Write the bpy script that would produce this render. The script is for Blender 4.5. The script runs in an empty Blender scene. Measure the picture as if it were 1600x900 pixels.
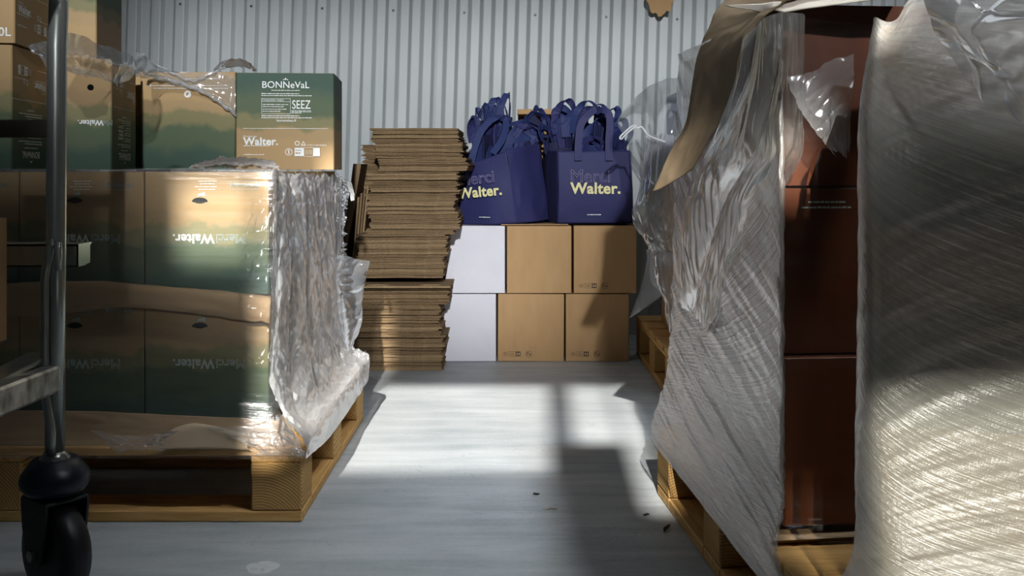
import bpy, bmesh, math, random
from mathutils import Vector, Matrix, noise
PI = math.pi
C = bpy.context.scene.collection
SC = bpy.context.scene

# ------------------------------------------------------------------ camera
H = 0.69; F = 1550.0
cam_d = bpy.data.cameras.new('camera'); cam = bpy.data.objects.new('camera', cam_d); C.objects.link(cam)
cam.location = (0, 0, H); cam.rotation_euler = (PI/2, 0, 0)
cam_d.sensor_width = 36; cam_d.lens = F/1600*36; cam_d.shift_y = -185/1600; cam_d.clip_start = 0.02
SC.camera = cam
# ------------------------------------------------------------------ view, sky, sun, daylight
vs = SC.view_settings
vs.view_transform = 'Standard'; vs.look = 'None'; vs.gamma = 1; vs.use_curve_mapping = False
vs.exposure = 0.0
SC.cycles.transparent_max_bounces = 32
SC.cycles.sample_clamp_indirect = 6
world = bpy.data.worlds.new('sky'); SC.world = world; world.use_nodes = True
bg = world.node_tree.nodes['Background']; bg.inputs[0].default_value = (0.72, 0.82, 1, 1); bg.inputs[1].default_value = 0.6
TAN = 0.60; SX = 0.03                                  # tangent of the sun's elevation; its sideways drift
def light(name, kind, energy, color, loc, direction, **kw):
    l = bpy.data.lights.new(name, kind); l.energy = energy; l.color = color
    o = bpy.data.objects.new(name, l); C.objects.link(o); o.location = loc
    o.rotation_euler = Vector(direction).to_track_quat('-Z', 'Y').to_euler()
    for k, v in kw.items(): setattr(l, k, v)
    return o
WY = -4.0; ROOF = 5.2                                   # the unseen wall with the light openings behind the camera; roof height
light('sun', 'SUN', 10.0, (1, .955, .88), (0, -6, 8), (SX, 1, -TAN), angle=math.radians(0.55))
light('yard_daylight', 'AREA', 980.0, (.97, .985, 1), (.5, -7, 3.5), (-.06, 1, -.28), shape='DISK', size=.24)
light('ceiling_lamp', 'AREA', 3.0, (.90, .95, 1), (1.15, .85, 3.4), (-1.15, 1.30, -3.4), shape='DISK', size=.35, spread=math.radians(32))
light('roof_fill', 'AREA', 10.0, (.86, .94, 1), (-.4, 2.6, 5.1), (0, 0.1, -1), shape='RECTANGLE', size=3.0, size_y=1.2)  # added soft fill lamp; the ceiling above it is closed
def opening(x0, x1, y0, y1):                            # added opening, placed so that its sunlight lands on the floor between x0..x1 and y0..y1
    k = -SX*((y0+y1)/2-WY); return (x0+k, x1+k, (y0-WY)*TAN, (y1-WY)*TAN)
OPENINGS = [opening(-.43, .10, 2.27, 3.22), opening(-.64, -.50, 2.84, 3.17), opening(-.478, -.43, 2.15, 3.85), opening(.17, .285, 2.50, 3.22), opening(.29, .352, 2.0, 3.22), opening(.42, .95, 1.42, 1.90),
            opening(.40, .492, 2.56, 2.80),
            (.125, .437, 2.50, 2.95), (.437, .505, 2.67, 2.95), (.505, .85, 2.54, 2.95), (-.05, .125, 2.615, 2.95)]     # the last four are cut to shape the daylight

# ------------------------------------------------------------------ helpers
def P(px, py, Y): return Vector(((px-800)/F*Y, Y, H-(py-265)/F*Y))
def n_add(nt, t, **kw):
    n = nt.nodes.new(t)
    for k, v in kw.items(): setattr(n, k, v)
    return n
def new_mat(name):
    m = bpy.data.materials.new(name); m.use_nodes = True; nt = m.node_tree
    return m, nt, nt.nodes['Principled BSDF'], nt.nodes['Material Output']
def ramp(nt, stops, interp='LINEAR'):
    r = n_add(nt, 'ShaderNodeValToRGB'); r.color_ramp.interpolation = interp
    e = r.color_ramp.elements
    while len(e) < len(stops): e.new(0.5)
    for k, (p, c) in enumerate(stops):
        e[k].position = p; e[k].color = (c[0], c[1], c[2], 1)
    return r
def coords(nt, scale=(1, 1, 1), kind='Object', rot=(0, 0, 0)):
    tc = n_add(nt, 'ShaderNodeTexCoord'); mp = n_add(nt, 'ShaderNodeMapping')
    mp.inputs['Scale'].default_value = scale; mp.inputs['Rotation'].default_value = rot
    nt.links.new(tc.outputs[kind], mp.inputs['Vector']); return mp.outputs[0]
def noise_n(nt, vec, scale, detail=4, rough=.55, dist=0):
    n = n_add(nt, 'ShaderNodeTexNoise'); n.inputs['Scale'].default_value = scale; n.inputs['Detail'].default_value = detail
    n.inputs['Roughness'].default_value = rough; n.inputs['Distortion'].default_value = dist
    nt.links.new(vec, n.inputs['Vector']); return n.outputs['Fac']
def bump(nt, h, strength, dist=.01):
    b = n_add(nt, 'ShaderNodeBump'); b.inputs['Strength'].default_value = strength; b.inputs['Distance'].default_value = dist
    nt.links.new(h, b.inputs['Height']); return b.outputs[0]
def math_n(nt, op, a, b=None, clamp=False):
    m = n_add(nt, 'ShaderNodeMath', operation=op, use_clamp=clamp)
    for k, x in enumerate((a, b)):
        if x is None: continue
        if isinstance(x, (int, float)): m.inputs[k].default_value = x
        else: nt.links.new(x, m.inputs[k])
    return m.outputs[0]
def simple(name, c0, c1=None, rough=.6, metal=0, scale=(1, 1, 1), ns=20, detail=4, bumps=0, bd=.002, lo=.3, hi=.7, spec=.5):
    m, nt, b, out = new_mat(name)
    b.inputs['Roughness'].default_value = rough; b.inputs['Metallic'].default_value = metal
    b.inputs['Specular IOR Level'].default_value = spec
    c1 = c1 or tuple(x*.8 for x in c0)
    f = noise_n(nt, coords(nt, scale), ns, detail)
    r = ramp(nt, [(lo, c1), (hi, c0)]); nt.links.new(f, r.inputs[0]); nt.links.new(r.outputs[0], b.inputs['Base Color'])
    if bumps: nt.links.new(bump(nt, f, bumps, bd), b.inputs['Normal'])
    return m
M = {}
M['kraft'] = simple('kraft_board', (.50, .315, .155), (.45, .28, .135), .75, scale=(1, 1, .25), ns=30, bumps=.08, spec=.25)
M['kraft_edge'] = simple('kraft_board_edge', (.33, .21, .105), (.24, .15, .07), .85, scale=(1, 1, 6), ns=60, bumps=.3, spec=.2)
M['sheet'] = simple('corrugated_sheet', (.27, .185, .105), (.155, .103, .054), .88, scale=(1, 1, 5), ns=90, detail=6, bumps=.5, spec=.15)
M['sheet_b'] = simple('corrugated_sheet_dark', (.215, .145, .08), (.13, .084, .045), .88, scale=(1, 1, 5), ns=90, detail=6, bumps=.5, spec=.15)
M['sheet_c'] = simple('corrugated_sheet_pale', (.335, .235, .135), (.205, .14, .076), .88, scale=(1, 1, 5), ns=90, detail=6, bumps=.5, spec=.15)
M['paper'] = simple('kraft_paper', (.40, .275, .155), (.34, .23, .125), .8, ns=5, bumps=.15, bd=.01, spec=.25)
M['paper_lit'] = simple('lit_paper_edge', (.80, .72, .62), (.74, .66, .56), .8, ns=5, bumps=.1, bd=.01, spec=.25)  # bright lip: light on the paper put into its colour
M['kraft_shaded'] = simple('shaded_kraft_paper', (.235, .175, .11), (.19, .14, .085), .8, ns=4, bumps=.12, bd=.01, spec=.2)  # kraft drape with its shade put into the colour
M['paper_pale'] = simple('pale_kraft_paper', (.52, .41, .28), (.46, .35, .23), .8, ns=5, bumps=.15, bd=.01, spec=.25)
M['white_board'] = simple('white_board', (.72, .72, .78), (.68, .68, .745), .6, ns=14, spec=.3)
M['red_board'] = simple('red_brown_board', (.13, .036, .011), (.08, .02, .006), .45, scale=(1, 1, .2), ns=20, spec=.4)
M['blue_board'] = simple('blue_grey_board', (.25, .28, .46), (.2, .22, .38), .6, ns=8)
M['ink_white'] = simple('white_ink', (.85, .88, .88), (.72, .76, .77), .6, ns=60)
M['ink_dim'] = simple('pale_ink', (.42, .52, .50), (.36, .44, .42), .6, ns=60)
M['ink_brown'] = simple('brown_ink', (.055, .03, .02), (.04, .022, .015), .6, ns=60)
M['ink_yellow'] = simple('cream_ink', (.83, .78, .42), (.76, .70, .36), .7, ns=60)
M['ink_violet'] = simple('violet_outline_ink', (.36, .33, .58), (.30, .27, .50), .7, ns=60)
M['dark_hole'] = simple('dark_opening', (.006, .006, .007), (.003, .003, .004), .9, spec=.1)
M['wood_end'] = simple('pine_end_grain', (.58, .36, .13), (.36, .20, .06), .8, scale=(6, 1, 18), ns=6, bumps=.3, spec=.2)
M['steel'] = simple('galvanised_steel', (.50, .53, .50), (.30, .33, .31), .26, .7, scale=(1, 1, .2), ns=30, bumps=.05)
M['steel_worn'] = simple('worn_steel_tube', (.62, .62, .60), (.16, .15, .14), .36, .6, scale=(1, 1, 1), ns=16, detail=8, bumps=.12, lo=.38, hi=.55)
M['steel_dark'] = simple('dark_steel', (.10, .085, .07), (.05, .04, .035), .5, .6, ns=20, bumps=.1)
M['rubber'] = simple('black_rubber', (.012, .013, .018), (.007, .007, .009), .42, ns=40, bumps=.1)
M['rubber_blue'] = simple('dark_blue_rubber', (.012, .020, .042), (.007, .011, .022), .36, ns=30, bumps=.1)
M['fork'] = simple('dark_green_painted_steel', (.022, .036, .034), (.012, .02, .019), .45, .2, ns=30, bumps=.1)
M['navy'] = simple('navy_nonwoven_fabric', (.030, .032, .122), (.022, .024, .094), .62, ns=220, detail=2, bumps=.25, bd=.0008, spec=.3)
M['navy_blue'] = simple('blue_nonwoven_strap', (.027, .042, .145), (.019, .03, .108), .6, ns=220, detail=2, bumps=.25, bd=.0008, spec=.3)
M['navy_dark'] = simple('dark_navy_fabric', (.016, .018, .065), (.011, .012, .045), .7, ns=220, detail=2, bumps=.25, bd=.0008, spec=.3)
M['screw'] = simple('screw_head', (.10, .11, .115), (.05, .055, .06), .4, .7, ns=80)
M['wire'] = simple('white_plastic_tie', (.85, .86, .9), (.75, .76, .8), .3, ns=30)
M['splinter'] = simple('pale_splinter', (.62, .55, .42), (.5, .42, .3), .8, ns=60)
M['scrap'] = simple('dark_scrap', (.03, .028, .025), (.015, .014, .012), .7, ns=60)

def mat_wood():
    m, nt, b, out = new_mat('pine_board')
    b.inputs['Roughness'].default_value = .72; b.inputs['Specular IOR Level'].default_value = .25
    oi = n_add(nt, 'ShaderNodeObjectInfo')
    tc = n_add(nt, 'ShaderNodeTexCoord'); va = n_add(nt, 'ShaderNodeVectorMath', operation='ADD')
    nt.links.new(tc.outputs['Object'], va.inputs[0]); nt.links.new(oi.outputs['Random'], va.inputs[1])
    mp = n_add(nt, 'ShaderNodeMapping'); mp.inputs['Scale'].default_value = (2.2, 26, 26); nt.links.new(va.outputs[0], mp.inputs['Vector'])
    f = noise_n(nt, mp.outputs[0], 2.4, 6, .6, .8)
    r = ramp(nt, [(.25, (.33, .17, .05)), (.5, (.56, .33, .115)), (.75, (.66, .43, .18))]); nt.links.new(f, r.inputs[0])
    nt.links.new(r.outputs[0], b.inputs['Base Color']); nt.links.new(bump(nt, f, .35, .002), b.inputs['Normal'])
    return m
M['wood'] = mat_wood()
def mat_end():
    m, nt, b, out = new_mat('pine_block_end_grain')
    b.inputs['Roughness'].default_value = .8; b.inputs['Specular IOR Level'].default_value = .2
    oi = n_add(nt, 'ShaderNodeObjectInfo')
    tc = n_add(nt, 'ShaderNodeTexCoord')
    mp = n_add(nt, 'ShaderNodeMapping'); nt.links.new(tc.outputs['Object'], mp.inputs['Vector'])
    cm = n_add(nt, 'ShaderNodeCombineXYZ'); cm.inputs[2].default_value = .09
    nt.links.new(math_n(nt, 'MULTIPLY', oi.outputs['Random'], .12), cm.inputs[0]); nt.links.new(cm.outputs[0], mp.inputs['Location'])
    w = n_add(nt, 'ShaderNodeTexWave', wave_type='RINGS', rings_direction='Y')
    w.inputs['Scale'].default_value = 58; w.inputs['Distortion'].default_value = 2.2; w.inputs['Detail'].default_value = 3; w.inputs['Detail Scale'].default_value = 1.2
    nt.links.new(mp.outputs[0], w.inputs['Vector'])
    r = ramp(nt, [(.1, (.38, .22, .075)), (.8, (.52, .32, .12))]); nt.links.new(w.outputs['Fac'], r.inputs[0])
    nt.links.new(r.outputs[0], b.inputs['Base Color']); nt.links.new(bump(nt, w.outputs['Fac'], .3, .002), b.inputs['Normal'])
    return m
M['wood_end'] = mat_end()
def mat_camo(name, shift=0.0):
    # printed board: green hills at the top of the upright carton fading in steps to kraft at its bottom
    m, nt, b, out = new_mat(name)
    b.inputs['Roughness'].default_value = .62; b.inputs['Specular IOR Level'].default_value = .3
    oi = n_add(nt, 'ShaderNodeObjectInfo')
    tc = n_add(nt, 'ShaderNodeTexCoord'); va = n_add(nt, 'ShaderNodeVectorMath', operation='ADD')
    nt.links.new(tc.outputs['Object'], va.inputs[0]); 
    sc = n_add(nt, 'ShaderNodeVectorMath', operation='SCALE'); sc.inputs[3].default_value = 3.0
    cb = n_add(nt, 'ShaderNodeCombineXYZ'); nt.links.new(oi.outputs['Random'], cb.inputs[0]); nt.links.new(oi.outputs['Random'], cb.inputs[1])
    nt.links.new(cb.outputs[0], sc.inputs[0]); nt.links.new(sc.outputs[0], va.inputs[1])
    f = noise_n(nt, va.outputs[0], 9, 5, .6)
    sp = n_add(nt, 'ShaderNodeSeparateXYZ'); nt.links.new(tc.outputs['Object'], sp.inputs[0])
    z = math_n(nt, 'MULTIPLY', sp.outputs[2], 1/.25)
    v = math_n(nt, 'ADD', z, math_n(nt, 'MULTIPLY', math_n(nt, 'SUBTRACT', f, .5), .42))
    v = math_n(nt, 'ADD', v, shift)
    K, K2, O, G, T = (.40, .27, .13), (.36, .25, .125), (.20, .185, .09), (.085, .118, .066), (.045, .088, .066)
    r = ramp(nt, [(0, K), (.28, K), (.32, K2), (.40, K2), (.45, O), (.54, O), (.60, G), (.74, G), (.86, T), (1, T)])
    nt.links.new(v, r.inputs[0]); nt.links.new(r.outputs[0], b.inputs['Base Color'])
    return m
M['camo'] = mat_camo('printed_green_brown_board')
M['camo_kraft'] = mat_camo('printed_mostly_brown_board', -.16)
M['camo_teal'] = mat_camo('printed_mostly_green_board', .12)

def mat_film(name, milk=.25, streak=.5, blotch=.3, gloss=.10, edge=.55, rough=.14, tint=(.86, .88, .9), su=3, sv=70, rot=0, bs=.5, fine=240, transl=.5, clear=(1, 1, 1)):
    m, nt, b, out = new_mat(name); nt.nodes.remove(b)
    uv = coords(nt, (1, 1, 1), 'UV', (0, 0, rot))
    mp = n_add(nt, 'ShaderNodeMapping'); mp.inputs['Scale'].default_value = (su, sv, 1); nt.links.new(uv, mp.inputs['Vector'])
    s = noise_n(nt, mp.outputs[0], 1, 5, .65, .15)
    mp2 = n_add(nt, 'ShaderNodeMapping'); mp2.inputs['Scale'].default_value = (su*.5, sv*.12, 1); nt.links.new(uv, mp2.inputs['Vector'])
    bl = noise_n(nt, mp2.outputs[0], 1, 3, .5, .4)
    fn = noise_n(nt, uv, fine, 3, .6)
    fac = math_n(nt, 'ADD', milk, math_n(nt, 'MULTIPLY', math_n(nt, 'SUBTRACT', s, .5), streak*2))
    fac = math_n(nt, 'ADD', fac, math_n(nt, 'MULTIPLY', math_n(nt, 'SUBTRACT', bl, .5), blotch*2), True)
    tr = n_add(nt, 'ShaderNodeBsdfTransparent'); tr.inputs[0].default_value = (*clear, 1)
    df = n_add(nt, 'ShaderNodeBsdfDiffuse'); df.inputs[0].default_value = (*tint, 1)
    tl = n_add(nt, 'ShaderNodeBsdfTranslucent'); tl.inputs[0].default_value = (*tint, 1)
    mx0 = n_add(nt, 'ShaderNodeMixShader'); mx0.inputs[0].default_value = transl
    nt.links.new(df.outputs[0], mx0.inputs[1]); nt.links.new(tl.outputs[0], mx0.inputs[2])
    mx1 = n_add(nt, 'ShaderNodeMixShader'); nt.links.new(fac, mx1.inputs[0]); nt.links.new(tr.outputs[0], mx1.inputs[1]); nt.links.new(mx0.outputs[0], mx1.inputs[2])
    gl = n_add(nt, 'ShaderNodeBsdfGlossy'); gl.inputs['Roughness'].default_value = rough; gl.inputs[0].default_value = (.95, .95, .97, 1)
    lw = n_add(nt, 'ShaderNodeLayerWeight'); lw.inputs[0].default_value = .25
    hgt = math_n(nt, 'ADD', s, math_n(nt, 'MULTIPLY', fn, .15))
    nb = bump(nt, hgt, bs, .004)
    nt.links.new(nb, gl.inputs['Normal']); nt.links.new(nb, lw.inputs['Normal'])
    gf = math_n(nt, 'ADD', gloss, math_n(nt, 'MULTIPLY', lw.outputs['Fresnel'], edge), True)
    mx2 = n_add(nt, 'ShaderNodeMixShader'); nt.links.new(gf, mx2.inputs[0]); nt.links.new(mx1.outputs[0], mx2.inputs[1]); nt.links.new(gl.outputs[0], mx2.inputs[2])
    nt.links.new(mx2.outputs[0], out.inputs[0])
    return m
M['film_clear'] = mat_film('clear_stretch_film', .07, .16, .06, .05, .30, .16, su=2, sv=120, bs=.35)
M['film_side'] = mat_film('milky_stretch_film', .88, .28, .32, .07, .45, .16, su=22, sv=9, bs=.6, rot=.5, tint=(.94, .95, .97))
M['film_tail'] = mat_film('creased_clear_film', .32, .22, .15, .12, .5, .10, su=18, sv=10, bs=.5)
M['film_wrap'] = mat_film('grey_stretch_film', .27, .32, .24, .12, .6, .17, tint=(.50, .48, .43), su=3.0, sv=190, rot=.38, bs=.7, transl=.3, fine=320)
M['film_flap'] = mat_film('whitish_loose_film', .48, .25, .2, .12, .5, .10, tint=(.86, .9, .96), su=14, sv=6, bs=.5)
M['film_near'] = mat_film('streaked_stretch_film', .62, .34, .24, .12, .5, .24, tint=(.66, .645, .59), su=2.6, sv=190, rot=-.24, bs=.6, fine=420, transl=.15)
M['film_dark'] = mat_film('shaded_clear_film', .012, .04, .03, .03, .25, .12, su=2, sv=60, bs=.4)
M['film_bag'] = mat_film('clear_plastic_bag_film', .30, .14, .16, .07, .4, .08, tint=(.72, .78, .84), su=5, sv=5, bs=.25)
M['film_loose'] = mat_film('loose_clear_film', .30, .18, .2, .10, .5, .13, tint=(.66, .64, .58), su=12, sv=2.5, bs=.5)

def mat_floor():
    m, nt, b, out = new_mat('concrete_floor')
    v = coords(nt)
    f1 = noise_n(nt, v, 2.2, 6, .6); f2 = noise_n(nt, coords(nt, (.7, 5, 1)), 3.5, 6, .62, .3); f3 = noise_n(nt, v, 90, 4, .7)
    mixv = math_n(nt, 'ADD', math_n(nt, 'MULTIPLY', f1, .45), math_n(nt, 'ADD', math_n(nt, 'MULTIPLY', f2, .4), math_n(nt, 'MULTIPLY', f3, .15)))
    r = ramp(nt, [(.32, (.24, .27, .29)), (.5, (.40, .43, .45)), (.66, (.52, .55, .57))]); nt.links.new(mixv, r.inputs[0])
    # thin dark scratches and cracks
    wv = noise_n(nt, coords(nt, (1, 2.6, 1)), 4.5, 5, .6, .4)
    cr = math_n(nt, 'ABSOLUTE', math_n(nt, 'SUBTRACT', wv, .52)); cr = math_n(nt, 'LESS_THAN', cr, .0016)
    gate = math_n(nt, 'GREATER_THAN', noise_n(nt, v, 3.1, 2), .56); cr = math_n(nt, 'MULTIPLY', cr, gate)
    mx = n_add(nt, 'ShaderNodeMixRGB'); mx.inputs[2].default_value = (.10, .115, .12, 1)
    nt.links.new(math_n(nt, 'MULTIPLY', cr, .75), mx.inputs[0]); nt.links.new(r.outputs[0], mx.inputs[1])
    nt.links.new(mx.outputs[0], b.inputs['Base Color'])
    rr = ramp(nt, [(.35, (.62,)*3), (.65, (.40,)*3)]); nt.links.new(f2, rr.inputs[0]); nt.links.new(rr.outputs[0], b.inputs['Roughness'])
    nt.links.new(bump(nt, math_n(nt, 'ADD', mixv, math_n(nt, 'MULTIPLY', f2, .6)), .35, .006), b.inputs['Normal'])
    b.inputs['Specular IOR Level'].default_value = .4
    return m
M['floor'] = mat_floor()
def mat_dimmer():  # see-through grey sheet added to weaken the sun
    m, nt, b, out = new_mat('dimming_sheet'); nt.nodes.remove(b)
    t = n_add(nt, 'ShaderNodeBsdfTransparent'); t.inputs[0].default_value = (.62, .62, .60, 1)
    nt.links.new(t.outputs[0], out.inputs[0]); return m
M['dimming_sheet'] = mat_dimmer()
M['patch'] = simple('pale_floor_patch', (.62, .64, .64), (.42, .45, .47), .6, ns=60, detail=6, lo=.35, hi=.5)
def mat_metal_wall():
    m, nt, b, out = new_mat('painted_corrugated_sheet')
    f = noise_n(nt, coords(nt, (1, 1, .3)), 7, 5); g = noise_n(nt, coords(nt, (8, 1, 1)), 40, 4, .7)
    r = ramp(nt, [(.3, (.36, .395, .405)), (.7, (.45, .48, .485))]); nt.links.new(f, r.inputs[0])
    mx = n_add(nt, 'ShaderNodeMixRGB'); mx.inputs[2].default_value = (.22, .25, .26, 1)
    nt.links.new(math_n(nt, 'MULTIPLY', math_n(nt, 'GREATER_THAN', g, .72), .5), mx.inputs[0]); nt.links.new(r.outputs[0], mx.inputs[1])
    nt.links.new(mx.outputs[0], b.inputs['Base Color'])
    b.inputs['Roughness'].default_value = .45; b.inputs['Metallic'].default_value = 0
    return m
M['wall'] = mat_metal_wall()
M['plain_wall'] = simple('grey_wall_board', (.30, .31, .32), (.26, .27, .28), .8, ns=4)
M['ceil'] = simple('grey_ceiling', (.32, .33, .34), (.28, .29, .30), .8, ns=4)

class MB:
    def __init__(s): s.v = []; s.f = []; s.mi = []; s.uv = {}
    def add(s, vs, fs, mi=0):
        o = len(s.v); s.v += [Vector(v) for v in vs]; s.f += [tuple(i+o for i in f) for f in fs]; s.mi += [mi]*len(fs); return s
    def box(s, x0, x1, y0, y1, z0, z1, mi=0):
        return s.add([(x0, y0, z0), (x1, y0, z0), (x1, y1, z0), (x0, y1, z0), (x0, y0, z1), (x1, y0, z1), (x1, y1, z1), (x0, y1, z1)],
                     [(0, 3, 2, 1), (4, 5, 6, 7), (0, 1, 5, 4), (1, 2, 6, 5), (2, 3, 7, 6), (3, 0, 4, 7)], mi)
    def bevel_box(s, x0, x1, y0, y1, z0, z1, b=.003, mi=0):
        bm = bmesh.new(); bmesh.ops.create_cube(bm, size=1)
        for v in bm.verts: v.co = Vector(((x0+x1)/2+v.co.x*(x1-x0), (y0+y1)/2+v.co.y*(y1-y0), (z0+z1)/2+v.co.z*(z1-z0)))
        bmesh.ops.bevel(bm, geom=bm.edges[:], offset=b, segments=1, affect='EDGES', profile=.5)
        bm.verts.index_update(); s.add([v.co.copy() for v in bm.verts], [[v.index for v in f.verts] for f in bm.faces], mi); bm.free(); return s
    def prism(s, pts, y0, y1, mi=0):           # outline in x, z
        n = len(pts); vs = [(p[0], y0, p[1]) for p in pts]+[(p[0], y1, p[1]) for p in pts]
        return s.add(vs, [tuple(range(n)), tuple(range(2*n-1, n-1, -1))]+[(i, n+i, n+(i+1) % n, (i+1) % n) for i in range(n)], mi)
    def tube(s, pts, r, n=14, mi=0, caps=True):
        pts = [Vector(p) for p in pts]; rings = []; up = None
        for i, p in enumerate(pts):
            t = (pts[min(i+1, len(pts)-1)]-pts[max(i-1, 0)]).normalized()
            if up is None: up = t.orthogonal().normalized()
            up = (up-t*up.dot(t)).normalized(); w = t.cross(up)
            rr = r[i] if isinstance(r, (list, tuple)) else r
            rings.append([p+(up*math.cos(a)+w*math.sin(a))*rr for a in [2*PI*k/n for k in range(n)]])
        vs = [v for R in rings for v in R]; fs = []
        for i in range(len(rings)-1):
            for k in range(n): fs.append((i*n+k, i*n+(k+1) % n, (i+1)*n+(k+1) % n, (i+1)*n+k))
        if caps: fs += [tuple(range(n-1, -1, -1)), tuple((len(rings)-1)*n+k for k in range(n))]
        return s.add(vs, fs, mi)
    def lathe(s, prof, n=32, mi=0, axis='z', center=(0, 0, 0)):
        vs = []; c = Vector(center)
        for r, h in prof:
            for k in range(n):
                a = 2*PI*k/n; x, y = r*math.cos(a), r*math.sin(a)
                vs.append(c+(Vector((x, y, h)) if axis == 'z' else Vector((h, x, y))))
        fs = [(i*n+k, i*n+(k+1) % n, (i+1)*n+(k+1) % n, (i+1)*n+k) for i in range(len(prof)-1) for k in range(n)]
        fs += [tuple(range(n-1, -1, -1)), tuple((len(prof)-1)*n+k for k in range(n))]
        return s.add(vs, fs, mi)
    def ribbon(s, pts, wdir, width, th=.0012, mi=0):   # flat strap following pts
        pts = [Vector(p) for p in pts]; vs = []
        for i, p in enumerate(pts):
            t = (pts[min(i+1, len(pts)-1)]-pts[max(i-1, 0)]).normalized()
            w = wdir[i] if isinstance(wdir, list) else wdir
            w = (Vector(w)-t*Vector(w).dot(t)).normalized(); nn = t.cross(w).normalized()*th
            vs += [p-w*width/2-nn, p+w*width/2-nn, p+w*width/2+nn, p-w*width/2+nn]
        fs = []
        for i in range(len(pts)-1):
            a, b = i*4, i*4+4
            for k in range(4): fs.append((a+k, a+(k+1) % 4, b+(k+1) % 4, b+k))
        fs += [(3, 2, 1, 0), tuple(len(vs)-4+k for k in range(4))]
        return s.add(vs, fs, mi)
    def mesh(s, name, mats, smooth=False):
        me = bpy.data.meshes.new(name); me.from_pydata([tuple(v) for v in s.v], [], s.f)
        for m in (mats if isinstance(mats, (list, tuple)) else [mats]): me.materials.append(m)
        if len(me.materials) > 1: me.polygons.foreach_set('material_index', s.mi)
        if smooth: me.polygons.foreach_set('use_smooth', [True]*len(me.polygons))
        me.update(); return me
def link(name, data, parent=None, loc=(0, 0, 0), rot=(0, 0, 0)):
    o = bpy.data.objects.new(name, data); C.objects.link(o); o.location = loc; o.rotation_euler = rot
    if parent is not None: o.parent = parent
    return o
def part(name, mb, mats, parent=None, smooth=False, loc=(0, 0, 0), rot=(0, 0, 0), label=None):
    o = link(name, mb.mesh(name, mats, smooth), parent, loc, rot)
    if label: o['label'] = label
    return o
def tag(o, label, cat, group=None):
    o['label'] = label; o['category'] = cat
    if group: o['group'] = group
    return o
def thing(name, label, cat, loc=(0, 0, 0), rot=(0, 0, 0), group=None): return tag(link(name, None, None, loc, rot), label, cat, group)
def struct(o): o['kind'] = 'structure'; return o

# smooth sheet through a net of control points, with wrinkles, torn edges and optional thickness
def cr(p0, p1, p2, p3, t):
    return .5*((2*p1)+(p2-p0)*t+(2*p0-5*p1+4*p2-p3)*t*t+(3*p1-p0-3*p2+p3)*t**3)
def spline(pts, t, lin=False):
    n = len(pts)-1; x = min(max(t, 0), 1)*n; i = min(int(x), n-1); f = x-i
    if lin: return pts[i].lerp(pts[i+1], f)
    return cr(pts[max(i-1, 0)], pts[i], pts[i+1], pts[min(i+2, n)], f)
def wr(u, v, spec, seed):
    d = 0
    for amp, su, sv, ang, kind in spec:
        a, b = u*math.cos(ang)+v*math.sin(ang), -u*math.sin(ang)+v*math.cos(ang)
        n = noise.noise(Vector((a*su+seed*7.3, b*sv-seed*3.1, seed)))
        if kind == 'r': n = 1-2*abs(n)**.7
        if kind == 'r2': n = -max(0, .25-abs(n))*4
        d += amp*n
    return d
def sheet(name, rows, nu, nv, mat, wrinkle=(), seed=1, fade=0, torn=(0, 0, 0, 0), thick=0, lin_v=False, lin_u=False, keep=None):
    # torn: how far the u0, u1, v0, v1 edges wander (share of the span)
    rows = [[Vector(p) for p in r] for r in rows]
    Lu = sum((rows[len(rows)//2][i+1]-rows[len(rows)//2][i]).length for i in range(len(rows[0])-1))
    Lv = sum((rows[i+1][0]-rows[i][0]).length for i in range(len(rows)-1))
    def base(u, v):
        return spline([spline(r, u, lin_u) for r in rows], v, lin_v)
    g = []; uvs = []
    for j in range(nv+1):
        for i in range(nu+1):
            u, v = i/nu, j/nv
            ju = noise.noise(Vector((v*Lv*38, seed, 3)))*.7+noise.noise(Vector((v*Lv*110, seed, 3)))*.45
            jv = noise.noise(Vector((u*Lu*38, seed, 9)))*.7+noise.noise(Vector((u*Lu*110, seed, 9)))*.45
            uu = u+(1-u)*torn[0]*(.5+ju)*(1-u)**3 - u*torn[1]*(.5-ju)*u**3
            vv = v+(1-v)*torn[2]*(.5+jv)*(1-v)**3 - v*torn[3]*(.5-jv)*v**3
            g.append(base(uu, vv)); uvs.append((uu*Lu, vv*Lv))
    W = nu+1
    def nrm(i, j):
        a = g[j*W+min(i+1, nu)]-g[j*W+max(i-1, 0)]; b = g[min(j+1, nv)*W+i]-g[max(j-1, 0)*W+i]
        n = a.cross(b); return n.normalized() if n.length > 1e-12 else Vector((0, -1, 0))
    N = [nrm(i, j) for j in range(nv+1) for i in range(nu+1)]
    if wrinkle: g = [p+n*wr(q[0], q[1], wrinkle, seed)*(1-fade*((k//W)/nv)**5) for k, (p, n, q) in enumerate(zip(g, N, uvs))]
    mb = MB(); fs = []
    for j in range(nv):
        for i in range(nu):
            if keep and not keep(i/nu, j/nv): continue
            fs.append((j*W+i, j*W+i+1, (j+1)*W+i+1, (j+1)*W+i))
    if thick:
        n0 = len(g); vs = g+[p-n*thick for p, n in zip(g, N)]
        fs2 = list(fs)+[tuple(n0+k for k in reversed(f)) for f in fs]
        cnt = {}
        for f in fs:
            for a, b in zip(f, f[1:]+f[:1]): cnt[(a, b)] = 1
        for a, b in cnt:
            if (b, a) not in cnt: fs2.append((b, a, n0+a, n0+b))
        mb.add(vs, fs2); uvs = uvs*2
    else: mb.add(g, fs)
    me = mb.mesh(name, mat, True)
    ul = me.uv_layers.new(name='UVMap'); li = [0]*len(me.loops); me.loops.foreach_get('vertex_index', li)
    ul.data.foreach_set('uv', [c for k in li for c in uvs[k]])
    return me
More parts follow.
